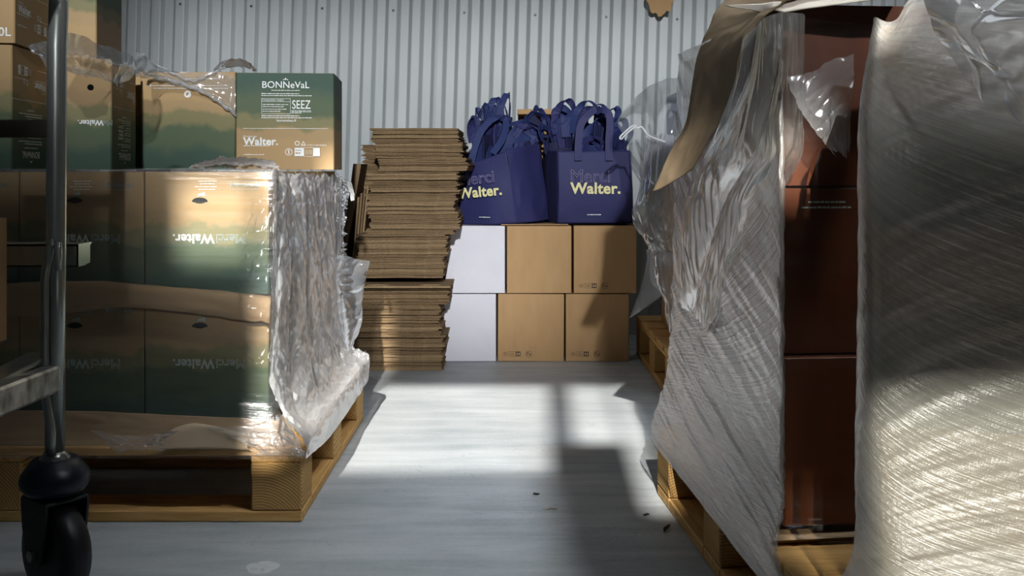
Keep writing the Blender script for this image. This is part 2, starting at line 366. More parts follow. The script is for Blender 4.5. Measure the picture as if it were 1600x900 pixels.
def film(name, label, cat, rows, nu, nv, mat, group=None, parent=None, **kw):
    me = sheet(name, rows, nu, nv, mat, **kw)
    o = link(name, me, parent)
    if label: tag(o, label, cat, group)
    return o

# lettering
_txt = {}
def text_mesh(s, size, mat, offset=0.0, outline=0.0, align='CENTER', stretch=1.0):
    key = (s, size, mat.name, offset, outline, align, stretch)
    if key in _txt: return _txt[key]
    cu = bpy.data.curves.new('lettering', 'FONT'); cu.body = s; cu.size = size; cu.align_x = align; cu.align_y = 'CENTER'
    cu.space_character = 1+offset*1.5; cu.resolution_u = 4
    if offset: cu.bevel_depth = offset*size; cu.bevel_resolution = 1
    if outline: cu.fill_mode = 'NONE'; cu.bevel_depth = outline*size; cu.bevel_resolution = 0
    o = bpy.data.objects.new('lettering', cu); C.objects.link(o); bpy.context.view_layer.update()
    me = bpy.data.meshes.new_from_object(o.evaluated_get(bpy.context.evaluated_depsgraph_get()))
    bpy.data.objects.remove(o); me.name = 'lettering'; me.materials.clear(); me.materials.append(mat)
    if stretch != 1: me.transform(Matrix.Diagonal((stretch, 1, 1, 1)))
    if outline or offset: me.transform(Matrix.Diagonal((1, 1, .08, 1)))
    _txt[key] = me; return me
def flat(mat, rects=(), polys=()):
    mb = MB()
    for x0, x1, y0, y1 in rects: mb.add([(x0, y0, 0), (x1, y0, 0), (x1, y1, 0), (x0, y1, 0)], [(0, 1, 2, 3)])
    for p in polys: mb.add([(x, y, 0) for x, y in p], [tuple(range(len(p)))])
    return mb.mesh('printed_mark', mat)
def circ(cx, cy, r, n=18, a0=0, a1=2*PI): return [(cx+r*math.cos(a0+(a1-a0)*k/n), cy+r*math.sin(a0+(a1-a0)*k/n)) for k in range(n)]
def ring_rects(cx, cy, r, w, n=20):
    out = []
    for k in range(n):
        a, b = 2*PI*k/n, 2*PI*(k+1)/n
        out.append([((r-w)*math.cos(a)+cx, (r-w)*math.sin(a)+cy), (r*math.cos(a)+cx, r*math.sin(a)+cy), (r*math.cos(b)+cx, r*math.sin(b)+cy), ((r-w)*math.cos(b)+cx, (r-w)*math.sin(b)+cy)])
    return out
def frame_rects(x0, x1, y0, y1, w): return [(x0, x1, y0, y0+w), (x0, x1, y1-w, y1), (x0, x0+w, y0, y1), (x1-w, x1, y0, y1)]
def greek(x0, x1, y, h, seed, gap=.0022):
    r = random.Random(seed); out = []; x = x0
    while x < x1-.003:
        w = r.uniform(.003, .011); w = min(w, x1-x); hh = h*r.uniform(.75, 1)
        out.append((x, x+w, y, y+hh)); x += w+gap*.6
    return out
def on_face(parent, data, face, u, v, w, d, rot=0, lift=.0011, name='printed_lettering'):
    # u, v: from the face's lower left corner as seen from outside
    if face == 'front': loc, r = (u-w/2, -d/2-lift, v), (PI/2, 0, 0)
    elif face == 'right': loc, r = (w/2+lift, u-d/2, v), (PI/2, 0, PI/2)
    elif face == 'left': loc, r = (-w/2-lift, d/2-u, v), (PI/2, 0, -PI/2)
    else: loc, r = (w/2-u, d/2+lift, v), (PI/2, 0, PI)
    o = link(name, data, parent, loc); e = Matrix.Rotation(r[2], 4, 'Z') @ Matrix.Rotation(r[0], 4, 'X') @ Matrix.Rotation(rot, 4, 'Z')
    o.rotation_euler = e.to_euler(); return o

# ------------------------------------------------------------------ room
def build_room():
    me = MB().add([(-3, WY-.1, 0), (3, WY-.1, 0), (3, 4.3, 0), (-3, 4.3, 0), (-3, WY-.1, -.1), (3, WY-.1, -.1), (3, 4.3, -.1), (-3, 4.3, -.1)],
                  [(0, 1, 2, 3), (7, 6, 5, 4), (0, 4, 5, 1), (1, 5, 6, 2), (2, 6, 7, 3), (3, 7, 4, 0)])
    fl = struct(part('floor', me, M['floor']))
    # pale round patch on the concrete
    c = P(410, 887, 1069.5/(887-265)); pts = [(c.x+.028*math.cos(a)*(1+.12*math.sin(3*a)), c.y+.028*math.sin(a)) for a in [2*PI*k/28 for k in range(28)]]
    part('floor_patch', MB().add([(x, y, .0006) for x, y in pts], [tuple(range(28))]), M['patch'], fl)
    struct(part('ceiling', MB().box(-3, 3, WY-.1, 4.3, ROOF, ROOF+.1), M['ceil']))
    struct(part('wall_left', MB().box(-3.1, -3, WY-.1, 4.3, 0, ROOF), M['plain_wall']))
    struct(part('wall_right', MB().box(3, 3.1, WY-.1, 4.3, 0, ROOF), M['plain_wall']))
    # wall behind the camera, pierced by openings shaped to place sun and daylight
    xs = sorted({-3., 3.} | {o[0] for o in OPENINGS} | {o[1] for o in OPENINGS}); zs = sorted({0., ROOF} | {o[2] for o in OPENINGS} | {o[3] for o in OPENINGS})
    mb = MB()
    for i in range(len(xs)-1):
        for k in range(len(zs)-1):
            cx, cz = (xs[i]+xs[i+1])/2, (zs[k]+zs[k+1])/2
            if any(a < cx < b and c < cz < d for a, b, c, d in OPENINGS): continue
            mb.box(xs[i], xs[i+1], WY-.06, WY, zs[k], zs[k+1])
    struct(part('wall_front', mb, M['plain_wall']))
    a, b, c, d = OPENINGS[5]
    assert c < 3.4                             # an added grey sheet in one opening dims the sun
    struct(part('sun_dimmer', MB().box(a, b, WY-.035, WY-.031, c, d), M['dimming_sheet']))
    # corrugated sheet wall at the back: a plain backing, with panels of six ribs each
    wb = struct(part('wall_back', MB().box(-3, 3, .03, .09, -.1, ROOF), M['plain_wall'], loc=(0, 4.12, 0)))
    pit = .0983; a, s, dep, bv = .034, .0152, .02, .0022
    prof = []
    for k in range(6):
        x = k*pit
        prof += [(x+bv, 0), (x+a-bv, 0), (x+a+bv*.6, bv*.55), (x+a+s-bv*.4, dep-bv*.5), (x+a+s+bv*.8, dep), (x+2*a+s-bv*.8, dep), (x+2*a+s+bv*.4, dep-bv*.5), (x+pit-bv*.6, bv*.55)]
    prof += [(6*pit+bv, 0), (6*pit+.012, -.001), (6*pit+.012, .0015)]
    vs = [(x, y, z) for z in (-.06, ROOF-.05) for x, y in prof]; n = len(prof)
    pm = MB().add(vs, [(i, i+1, n+i+1, n+i) for i in range(n-1)]).mesh('corrugated_panel', M['wall'])
    sm = MB().lathe([(.0052, 0), (.0052, .0022), (.003, .0035)], 10).mesh('screw', M['screw'])
    x0 = (890-800)/F*4.12-.006
    for k in range(-6, 5):
        link('corrugated_panel', pm, wb, (x0+k*6*pit, 0, 0))
        for q in (1, 4):
            link('screw', sm, wb, (x0+k*6*pit+q*pit+a/2+.002, 0, 1.335), (PI/2, 0, 0))
    wb.rotation_euler = (0, math.radians(1.75), 0)
build_room()

# ------------------------------------------------------------------ pallets
def slab(name, sx, sy, sz, mat, parent, loc, rz=0, seed=0, b=.002):
    mb = MB().bevel_box(-sx/2, sx/2, -sy/2, sy/2, -sz/2, sz/2, b)
    return part(name, mb, mat, parent, loc=loc, rot=(0, 0, rz))
def pallet(label, loc, rz, W, D, boards=5):
    # origin at the front left corner; W along x, D along y
    t = thing('pallet', label, 'pallet', loc, (0, 0, rz), None)
    bw = .1
    for y in (bw/2, D/2, D-bw/2): slab('bottom_board', W, bw, .021, M['wood'], t, (W/2, y, .0112))
    for x in (bw/2, W-bw/2):
        for y0, y1 in ((bw, D/2-bw/2), (D/2+bw/2, D-bw)):
            slab('bottom_board', y1-y0-.003, bw, .021, M['wood'], t, (x, (y0+y1)/2, .0112), PI/2)
    for x in (bw/2, W/2, W-bw/2):
        for y in (bw/2, D/2, D-bw/2): slab('block', bw, bw, .094, M['wood_end'], t, (x, y, .0695), 0, b=.003)
        slab('stringer_board', D, bw, .012, M['wood'], t, (x, D/2, .1228), PI/2)
    n = boards; g = (D-n*.118)/(n-1) if n > 1 else 0
    for k in range(n): slab('deck_board', W, .118, .017, M['wood'], t, (W/2, .059+k*(.118+g), .1377))
    return t
LX1 = -.411
pallet('pine pallet with blocks under the wrapped green cartons beside the trolley', (LX1-1.2, 1.941, 0), 0, 1.2, .8)
RROT = math.radians(5.0)
rd = Vector((math.sin(RROT), -math.cos(RROT), 0)); rx = Vector((math.cos(RROT), math.sin(RROT), 0))   # along the left edge towards us; to the right
RB = Vector((.309, 2.11, 0))
def R(a, b, z): return RB+rd*b+rx*a+Vector((0, 0, z))             # a: in from the left edge, b: from the back corner towards us
pallet('pine pallet under the tall film-wrapped pile with dark red cartons', RB+rd*.8, RROT, 1.0, .8)
pallet('far pine pallet with a bare deck corner beside the stacked kraft cartons', (.47, 2.94, 0), math.radians(.5), .9, .76)
pallet('near pine pallet under the streaked film-wrapped pile', (.408-.125, 1.150-.485, 0), math.radians(-14), .8, .62)

# ------------------------------------------------------------------ cartons
def carton(label, w, d, h, loc, rz=0, mat='kraft', flip=False, group=None, name='carton', edge='kraft_edge', flaps=True):
    t = thing(name, label, 'carton', loc, (0, 0, rz), group)
    if flip: t.location = Vector(loc)+Vector((0, 0, h)); t.rotation_euler = (Matrix.Rotation(rz, 4, 'Z') @ Matrix.Rotation(PI, 4, 'Y')).to_euler()
    rng = random.Random(label)
    bul = rng.uniform(.0001, .0004)
    mb = MB()
    # four walls as one folded sleeve, bulging a little
    b = .0025; n = 6
    for ax in range(4):
        L, D_ = (w, d) if ax % 2 == 0 else (d, w)
        vs = []; fs = []
        for j in range(n+1):
            for i in range(n+1):
                u = -L/2+b+(L-2*b)*i/n; z = .001+(h-.002)*j/n
                o = -D_/2-bul*math.sin(PI*i/n)*math.sin(PI*j/n)
                p = Vector((u, o, z)); p.rotate(Matrix.Rotation(ax*PI/2, 3, 'Z')); vs.append(p)
        for j in range(n):
            for i in range(n): fs.append((j*(n+1)+i, j*(n+1)+i+1, (j+1)*(n+1)+i+1, (j+1)*(n+1)+i))
        mb.add(vs, fs)
        e = [Vector((L/2-b, -D_/2, .001)), Vector((L/2, -D_/2+b, .001)), Vector((L/2, -D_/2+b, h-.001)), Vector((L/2-b, -D_/2, h-.001))]
        for p in e: p.rotate(Matrix.Rotation(ax*PI/2, 3, 'Z'))
        mb.add(e, [(0, 1, 2, 3)])
    part('carton_wall', mb, M[mat], t)
    for zz, tilt in ((h-.0035, 1), (0.0005, 0)):
        for sgn in (-1, 1):
            y0, y1 = (-d/2+.001, -.0012) if sgn < 0 else (.0012, d/2-.001)
            part('flap', MB().bevel_box(-w/2+.001, w/2-.001, y0, y1, 0, .003, .001), M[mat] if tilt else M[edge], t, loc=(0, 0, zz))
    part('tape', MB().box(-.024, .024, -d/2+.004, d/2-.004, 0, .0006), M['kraft_edge'], t, loc=(0, 0, h-.0002), rot=(0, 0, 0)) if w > .2 and mat == 'kraft' else None
    t['w'] = w; t['d'] = d; t['h'] = h
    return t
W_, H_ = .25, .25
hole_me = flat(M['dark_hole'], polys=[[(.016*math.cos(a), .0085*math.sin(a)) for a in [PI*k/16 for k in range(17)]]+[(.010*math.cos(a), .003*math.sin(a)-.0005) for a in [PI+PI*k/10 for k in range(1, 10)]]])
frame_me = flat(M['ink_dim'], rects=frame_rects(-.026, .026, -.0095, .0095, .0007))
lines_me = flat(M['ink_white'], rects=sum([greek(-.022+.004*(k % 2), .022-.005*((k+1) % 3), -.006+k*.0055, .0016, k) for k in range(4)], []))
lines_dim_me = flat(M['ink_dim'], rects=sum([greek(-.022+.004*(k % 2), .022-.005*((k+1) % 3), -.006+k*.0055, .0016, k) for k in range(4)], []))
arrow_me = flat(M['ink_dim'], polys=[[(-.008, .004), (.004, .003), (.008, .007), (.006, -.001), (-.003, -.003), (-.007, -.005)]])
M_leaf = [(0, .013), (.004, .009), (.0015, .0085), (.006, .0055), (-.006, .0055), (-.0015, .0085), (-.004, .009)]
def prints_big_side(t, face='front', hole=True, dim=False, fw=None):
    # the wide printed side: large two-word title, logo in a frame, hand hole (u, v on the upright carton)
    w, d, h = t['w'], t['d'], t['h']; L = w if face in ('front', 'back') else d
    ink = M['ink_dim']; k = L/.25
    a = on_face(t, text_mesh('Merci', .026, ink, 0, .022, 'RIGHT'), face, .106*k, h*.545, w, d)
    b = on_face(t, text_mesh('Walter.', .026, ink if dim else M['ink_white'], .028, 0, 'LEFT'), face, .109*k, h*.545, w, d)
    on_face(t, frame_me, face, .050*k, h*.112, w, d, name='printed_frame')
    on_face(t, text_mesh('BONNeVaL', .0115, ink, 0, .03), face, .050*k, h*.112, w, d)
    on_face(t, lines_dim_me if dim else lines_me, face, .126*k, h*.10, w, d, name='printed_small_text')
    on_face(t, arrow_me, face, .135*k, h*.185, w, d, name='printed_arrow')
    if hole: on_face(t, hole_me, face, .138*k, h*.245, w, d, PI, lift=.0015, name='hand_hole')
def badge(sc, mat, dark):
    mb = MB()
    return None
badge_mes = {}
def badge_parts(t, face, u, v, w, d, sc, ink, ink2, rec=True):
    key = (sc, ink.name)
    if key not in badge_mes:
        x0, x1, y0, y1 = 0, .058*sc, -.0105*sc, .0105*sc
        solid = flat(ink, rects=[(x0, x0+.022*sc, y0, y1), (x1-.016*sc, x1, y0, y1)] if ink is M['ink_white'] else [(x1-.022*sc, x1, y0, y1)])
        lines = flat(ink, rects=frame_rects(x0, x1, y0, y1, .0009*sc)+frame_rects(.026*sc, .031*sc, -.004*sc, .004*sc, .0008*sc)+frame_rects(.034*sc, .039*sc, -.004*sc, .004*sc, .0008*sc) if ink is M['ink_white'] else frame_rects(x0, x1, y0, y1, .0011*sc)+greek(.006*sc, .032*sc, .002*sc, .002*sc, 4)+greek(.006*sc, .030*sc, -.004*sc, .002*sc, 5))
        circle = flat(ink, polys=ring_rects(-.012*sc, 0, .008*sc, .0013*sc)+[circ(-.012*sc, .0025*sc, .002*sc, 8), [(-.0145*sc, -.004*sc), (-.0095*sc, -.004*sc), (-.0115*sc, .001*sc)]])
        inner = flat(ink2, rects=greek(.003*sc, .019*sc, .003*sc, .002*sc, 8)+greek(.003*sc, .016*sc, -.004*sc, .0035*sc, 9) if ink is M['ink_white'] else [(x1-.018*sc, x1-.012*sc, -.006*sc, .006*sc), (x1-.009*sc, x1-.003*sc, -.006*sc, .006*sc)])
        badge_mes[key] = (solid, lines, circle, inner)
    s, l, c, i = badge_mes[key]
    on_face(t, s, face, u, v, w, d, name='printed_badge'); on_face(t, l, face, u, v, w, d, name='printed_badge_outline')
    on_face(t, c, face, u, v, w, d, name='printed_sorting_symbol'); on_face(t, i, face, u, v, w, d, lift=.0015, name='printed_badge_detail')
small_mes = {}
def prints_text_side(t, face='front'):
    # the narrow text side of the carton: logo, table, place name, rule, title, recycling badge
    w, d, h = t['w'], t['d'], t['h']; L = w if face in ('front', 'back') else d
    I = M['ink_white']; k = L/.25
    def U(f): return f*L
    on_face(t, text_mesh('BONNeVaL', .0245*k, I, .006), face, U(.505), h*.872, w, d)
    if 'a' not in small_mes:
        small_mes['peak'] = flat(I, polys=[[(x*k, y*k) for x, y in [(0, .011), (.0035, .0055), (-.0035, .0055)]], [(x*k, y*k) for x, y in [(.003, .0085), (.0075, .0045), (.0045, .0045)]], [(x*k, y*k) for x, y in [(-.003, .0085), (-.0075, .0045), (-.0045, .0045)]]])
        r = greek(-.036*k, .036*k, -.0145*k, .0018*k, 1)
        small_mes['tag'] = flat(I, rects=r)
        small_mes['para'] = flat(I, rects=greek(-.064*k, .034*k, .002, .002*k, 2)+greek(-.064*k, .064*k, -.003, .002*k, 3))
        small_mes['table'] = flat(I, rects=frame_rects(-.037*k, .037*k, -.020*k, .020*k, .0008)+[(-.037*k, .037*k, .0115*k, .0123*k)]+greek(-.034*k, .034*k, .0035*k, .0018*k, 5)+greek(-.034*k, .02*k, -.002*k, .0018*k, 6)+greek(-.034*k, .03*k, -.0085*k, .0018*k, 7)+greek(-.034*k, .015*k, -.014*k, .0018*k, 8))
        small_mes['seezsub'] = flat(I, rects=greek(-.025*k, .025*k, .003, .0015*k, 9)+greek(-.025*k, .025*k, 0, .0015*k, 10)+greek(-.025*k, .0*k, -.003, .0015*k, 11))
        small_mes['rule'] = flat(I, rects=[(-.109*k, .109*k, 0, .0009)])
        small_mes['recycle'] = flat(I, polys=ring_rects(-.008*k, 0, .0062*k, .0018*k)+[[(.0015*k, -.006*k), (.0145*k, -.006*k), (.0132*k, -.004*k), (.0045*k, -.004*k)], [(.0145*k, -.006*k), (.008*k, .006*k), (.0075*k, .0035*k), (.0122*k, -.0045*k)], [(.0015*k, -.006*k), (.008*k, .006*k), (.0085*k, .0035*k), (.0038*k, -.0045*k)]])
        small_mes['sub'] = flat(I, rects=greek(-.034*k, .034*k, 0, .0018*k, 12))
        small_mes['url'] = flat(I, rects=greek(-.027*k, .027*k, 0, .002*k, 13))
        small_mes['thin'] = flat(I, rects=greek(-.026*k, .026*k, 0, .0016*k, 14)); small_mes['a'] = 1
    S = small_mes; pl = lambda key, u, v, nm='printed_small_text': on_face(t, S[key], face, U(u), h*v, w, d, name=nm)
    pl('peak', .505, .905, 'printed_peak_symbol'); pl('tag', .505, .872)
    pl('para', .515, .772); pl('table', .408, .655, 'printed_table')
    on_face(t, text_mesh('Composition (mg/L)', .0068*k, I, 0, 0, 'LEFT'), face, U(.265), h*.719, w, d)
    on_face(t, text_mesh('SEEZ', .0315*k, I, .004, 0, 'CENTER', .72), face, U(.665), h*.668, w, d)
    pl('seezsub', .665, .595); pl('para', .515, .545)
    on_face(t, text_mesh('bonnevaleau.fr', .0085*k, I, 0.006), face, U(.515), h*.508, w, d)
    pl('rule', .505, .425, 'printed_rule')
    on_face(t, text_mesh('Distribué par', .0065*k, I, 0, 0, 'LEFT'), face, U(.075), h*.345, w, d)
    on_face(t, text_mesh('Walter.', .027*k, I, .032, 0, 'LEFT'), face, U(.078), h*.290, w, d)
    pl('sub', .215, .245); pl('url', .19, .155)
    pl('recycle', .655, .275, 'printed_recycling_symbol'); pl('thin', .83, .252)
    badge_parts(t, face, U(.592), h*.185, w, d, .90*k*1.28, I, M['camo'])
PY0 = 2.0; Z0 = .187; TI = .249; Z1 = Z0+TI+.003
# two wrapped tiers; the printed side faces us upside down
cols = [(-.6155, 'beside the clear corner', .25), (-.8675, 'behind the trolley post', .25), (-1.1195, 'left of the trolley post', .25)]
for tier, z in (('upper', Z1), ('lower', Z0)):
    for cx, where, w in cols:
        t = carton(f'printed carton in the {tier} wrapped tier, {where}, title upside down', w, .249, TI-.002, (cx-.0005, PY0+.1245, z), 0, 'camo', True)
        prints_big_side(t, 'front', True, tier == 'lower')
    for k, where in ((1, 'second'), (2, 'third')):
        carton(f'printed carton in the {tier} wrapped tier, {where} back along the filmed side', .25, .249, TI-.002, (cols[0][0]-.0005, PY0+.1245+.2505*k, z), 0, 'camo', True)
# cartons of the tiers on top
ZT = Z1+TI+.001
t = carton('printed carton with plain hill picture, on top between the text-panel carton and darker cartons', .246, .25, .254, (-.8385, 2.565+.125, ZT), 0, 'camo', True)
on_face(t, flat(M['ink_white'], rects=greek(-.06, .03, -.001, .0022, 21)), 'front', .10, .018, .246, .25, name='printed_small_text')
on_face(t, flat(M['ink_white'], rects=greek(-.11, .10, -.001, .0022, 22)+greek(-.11, .085, .006, .0022, 23)), 'front', .128, .036, .246, .25, name='printed_small_text')
on_face(t, flat(M['ink_white'], polys=[circ(0, 0, .009, 20)]), 'front', .123, .058, .246, .25, name='printed_round_mark')
on_face(t, flat(M['camo'], polys=[[(-.003, -.004), (.001, -.005), (.005, .0), (.003, .005), (-.001, .003)]]), 'front', .123, .058, .246, .25, lift=.0014, name='printed_round_mark')
a8 = math.radians(9)
def corner_carton(label, fx, fy, z, flip, rz, mat, w=.25, d=.25):
    # fx, fy: the carton's front right corner
    c = Vector((-w/2, d/2, 0)); c.rotate(Matrix.Rotation(rz, 3, 'Z'))
    return carton(label, w, d, .252, (fx+c.x, fy+c.y, z), rz, mat, flip)
t = corner_carton('printed carton standing upright with text panel and table, on top beside the metal wall', -.463, 2.58, ZT, False, math.radians(5), 'camo')
prints_text_side(t, 'front')
t = corner_carton('printed carton turned slightly, on top just right of the trolley post', -.904, 2.24, ZT, True, a8, 'camo')
prints_text_side(t, 'left'); 
on_face(t, text_mesh('Walter.', .017, M['ink_white'], .03), 'front', .045, .145, .25, .25); on_face(t, text_mesh('Merci', .017, M['ink_dim'], 0, .02), 'front', .005+.012, .145, .25, .25)
on_face(t, flat(M['dark_hole'], polys=[circ(0, 0, .007, 14)]), 'front', .045, .066, .25, .25, lift=.0015, name='hand_hole')
t = corner_carton('printed carton with upside-down text side, on top left of the trolley post', -1.003, 1.99, ZT, True, math.radians(6), 'camo', .25, .2)
prints_text_side(t, 'left')
ZU = ZT+.2535
t = corner_carton('printed carton of the topmost tier left of the trolley post, small white badge', -.995, 1.985, ZU, False, math.radians(7), 'camo_kraft', .25, .21)
prints_text_side(t, 'right')
on_face(t, text_mesh('0L', .024, M['ink_white'], .02, 0, 'RIGHT'), 'front', .243, .022, .25, .21)
t = corner_carton('printed carton of the topmost tier right of the trolley post, green right side', -.955, 2.28, ZU+.001, False, a8, 'camo', .25, .25)
t = carton('printed carton in the narrow dark gap left of the hill-picture carton', .25, .22, .252, (-1.085, 2.70, ZT), 0, 'camo', True)
# slip sheet the top cartons stand on
# ------------------------------------------------------------------ kraft paper layers in the wrapped pallet
film('kraft_paper_sheet', 'kraft paper sheet folded down between the two wrapped tiers', 'paper',
     [[P(-120, 452, 2.05), P(90, 440, 2.05), P(250, 446, 2.05), P(421, 462, 2.05)],
      [P(-120, 452, 1.985), P(90, 442, 1.985), P(250, 448, 1.985), P(423, 466, 1.985)],
      [P(-120, 470, 1.978), P(90, 470, 1.976), P(250, 473, 1.976), P(422, 488, 1.976)],
      [P(-120, 492, 1.984), P(60, 497, 1.98), P(200, 482, 1.976), P(421, 508, 1.982)]],
     60, 18, M['paper'], wrinkle=[(.003, 5, 14, 0, 'n'), (.0015, 12, 30, .3, 'r')], seed=4, thick=.0012, torn=(0, 0, 0, .12))
film('slip_sheet', 'kraft slip sheet turned up around the base of the wrapped cartons', 'paper',
     [[P(-120, 640, 1.990), P(120, 642, 1.988), P(300, 650, 1.986), P(432, 656, 1.985)],
      [P(-120, 668, 1.972), P(120, 672, 1.970), P(300, 672, 1.966), P(448, 676, 1.972)],
      [P(-120, 696, 1.952), P(120, 700, 1.952), P(300, 700, 1.950), P(470, 704, 1.952)],
      [P(-120, 700, 1.960), P(120, 703, 1.960), P(300, 704, 1.960), P(474, 706, 1.960)],
      [P(-120, 695, 2.1), P(120, 696, 2.1), P(300, 697, 2.1), P(474, 697, 2.1)]],
     90, 30, M['paper'], wrinkle=[(.003, 4, 16, 0, 'n'), (.002, 14, 30, .2, 'r')], seed=7, thick=.0012)
film('paper_flap', 'torn kraft paper flap poking through the film above the pallet edge', 'paper',
     [[P(252, 702, 1.925), P(310, 702, 1.925), P(396, 703, 1.925)],
      [P(262, 676, 1.940), P(310, 668, 1.938), P(392, 682, 1.936)],
      [P(285, 664, 1.960), P(310, 660, 1.958), P(372, 674, 1.958)]],
     24, 10, M['paper_pale'], wrinkle=[(.002, 10, 20, 0, 'n')], seed=9, thick=.001, torn=(.05, .1, 0, .2))
# kraft corner board along the filmed side
film('kraft_corner_board', 'kraft board tucked under the milky film along the pallet side', 'paper',
     [[P(423, 660, 1.999), P(480, 622, 2.30), P(528, 580, 2.7)],
      [P(448, 690, 1.96), P(506, 655, 2.32), P(556, 575, 2.74)],
      [P(476, 712, 1.944), P(520, 650, 2.30), P(566, 562, 2.738)]],
     24, 8, M['paper_pale'], wrinkle=[(.003, 5, 9, 0, 'n')], seed=11, thick=.0015)
# ------------------------------------------------------------------ film around the left pallet
wrap = thing('stretch_film', 'clear stretch film wrapped around the two tiers of printed cartons', 'plastic film', (0, 0, 0))
fl1 = film('front_film', None, None,
     [[P(-150, 261, 1.985), P(100, 263, 1.985), P(300, 262, 1.985), P(420, 262, 1.987), P(427, 262, 2.0)],
      [P(-150, 290, 1.978), P(100, 290, 1.978), P(300, 290, 1.978), P(421, 290, 1.980), P(429, 290, 2.0)],
      [P(-150, 460, 1.968), P(100, 460, 1.968), P(300, 460, 1.968), P(423, 460, 1.972), P(431, 460, 2.0)],
      [P(-150, 600, 1.966), P(100, 610, 1.966), P(300, 620, 1.964), P(424, 630, 1.970), P(432, 630, 2.0)],
      [P(-150, 694, 1.940), P(100, 695, 1.940), P(300, 697, 1.936), P(440, 697, 1.936), P(470, 690, 1.960)],
      [P(-150, 716, 1.932), P(100, 716, 1.932), P(300, 717, 1.932), P(455, 718, 1.932), P(478, 712, 1.940)]],
     190, 170, M['film_clear'], parent=wrap, wrinkle=[(.0012, 3, 40, .03, 'r'), (.0016, 6, 14, .1, 'n')], seed=3)
side_rows = [[P(424, 264, 2.0), P(462, 266, 2.2), P(505, 268, 2.5), P(532, 272, 2.74), P(552, 300, 2.78)],
      [P(426, 320, 2.0), P(470, 320, 2.2), P(510, 325, 2.5), P(531, 340, 2.74), P(540, 345, 2.80)],
      [P(428, 400, 2.0), P(474, 400, 2.2), P(515, 405, 2.5), P(534, 420, 2.74), P(541, 420, 2.80)],
      [P(430, 500, 2.0), P(476, 490, 2.2), P(520, 480, 2.5), P(536, 500, 2.74), P(545, 500, 2.80)],
      [P(430, 590, 2.0), P(482, 565, 2.2), P(524, 540, 2.5), P(544, 545, 2.72), P(552, 540, 2.77)],
      [P(446, 644, 1.985), P(499, 622, 2.2), P(537, 582, 2.5), P(562, 553, 2.72), P(568, 548, 2.745)],
      [P(480, 688, 1.936), P(522, 635, 2.2), P(556, 588, 2.5), P(574, 563, 2.70), P(576, 559, 2.745)],
      [P(480, 717, 1.936), P(520, 677, 2.2), P(555, 628, 2.5), P(573, 598, 2.70), P(575, 594, 2.745)]]
fl2 = film('side_film', None, None, side_rows, 190, 240, M['film_side'], parent=wrap,
     wrinkle=[(.010, 9, 1.6, .15, 'r'), (.003, 26, 8, -.5, 'r'), (.0022, 60, 22, .6, 'r'), (.004, 14, 9, 0, 'r2'), (.0015, 110, 60, .3, 'r')], seed=5, fade=.8, torn=(0, .14, .04, 0))
fl2['label'] = 'milky crumpled side of the film'
film('torn_film_strip', 'torn strip of film curling off the top back corner of the wrapped pallet', 'plastic film',
     [[P(525, 270, 2.74), P(535, 276, 2.74)], [P(538, 282, 2.74), P(548, 285, 2.72)], [P(545, 300, 2.73), P(553, 300, 2.72)], [P(549, 316, 2.72), P(553, 314, 2.71)]],
     10, 30, M['film_side'], wrinkle=[(.003, 30, 30, 0, 'r')], seed=21, torn=(.2, .2, 0, .1))
film('loose_film_flap', 'loose clear flap of film jutting out in front of the cardboard pile', 'plastic film',
     [[P(512, 402, 2.62), P(535, 398, 2.66), P(556, 404, 2.70), P(578, 408, 2.72)],
      [P(508, 425, 2.60), P(530, 430, 2.62), P(552, 434, 2.68), P(572, 432, 2.72)],
      [P(526, 460, 2.62), P(538, 462, 2.64), P(554, 465, 2.70), P(568, 470, 2.72)],
      [P(532, 500, 2.64), P(542, 502, 2.66), P(554, 505, 2.70), P(566, 505, 2.72)],
      [P(540, 540, 2.66), P(544, 542, 2.67), P(548, 544, 2.68), P(552, 540, 2.70)],
      [P(543, 556, 2.68), P(544, 557, 2.68), P(545, 557, 2.69), P(546, 556, 2.69)]],
     70, 110, M['film_flap'], wrinkle=[(.006, 16, 5, .2, 'r'), (.003, 40, 22, .8, 'r')], seed=13)
film('corner_film_wrinkle', 'glossy creased film patch at the front right corner of the wrapped cartons', 'plastic film',
     [[P(392, 310, 1.966), P(410, 305, 1.960), P(424, 312, 1.968)], [P(378, 400, 1.960), P(402, 400, 1.952), P(424, 400, 1.962)],
      [P(372, 470, 1.958), P(400, 480, 1.950), P(424, 486, 1.96)], [P(386, 560, 1.960), P(404, 570, 1.954), P(424, 560, 1.962)]],
     40, 110, M['film_tail' if 0 else 'film_dark'], wrinkle=[(.004, 26, 14, .3, 'r'), (.003, 60, 30, .8, 'r2')], seed=15)
film('film_ruffle', 'ruffle of film lying along the top front edge of the wrapped cartons', 'plastic film',
     [[P(290, 266, 1.99), P(340, 262, 1.99), P(400, 262, 1.99), P(440, 268, 2.0)], [P(300, 264, 2.03), P(335, 255, 2.03), P(395, 256, 2.03), P(436, 262, 2.04)],
      [P(310, 262, 2.1), P(340, 250, 2.1), P(390, 252, 2.1), P(430, 258, 2.1)], [P(320, 266, 2.2), P(350, 264, 2.2), P(390, 264, 2.2), P(430, 266, 2.2)]],
     110, 34, M['film_tail'], wrinkle=[(.006, 30, 20, 0, 'r'), (.004, 70, 50, .7, 'r')], seed=17, torn=(.1, .1, .1, .1))
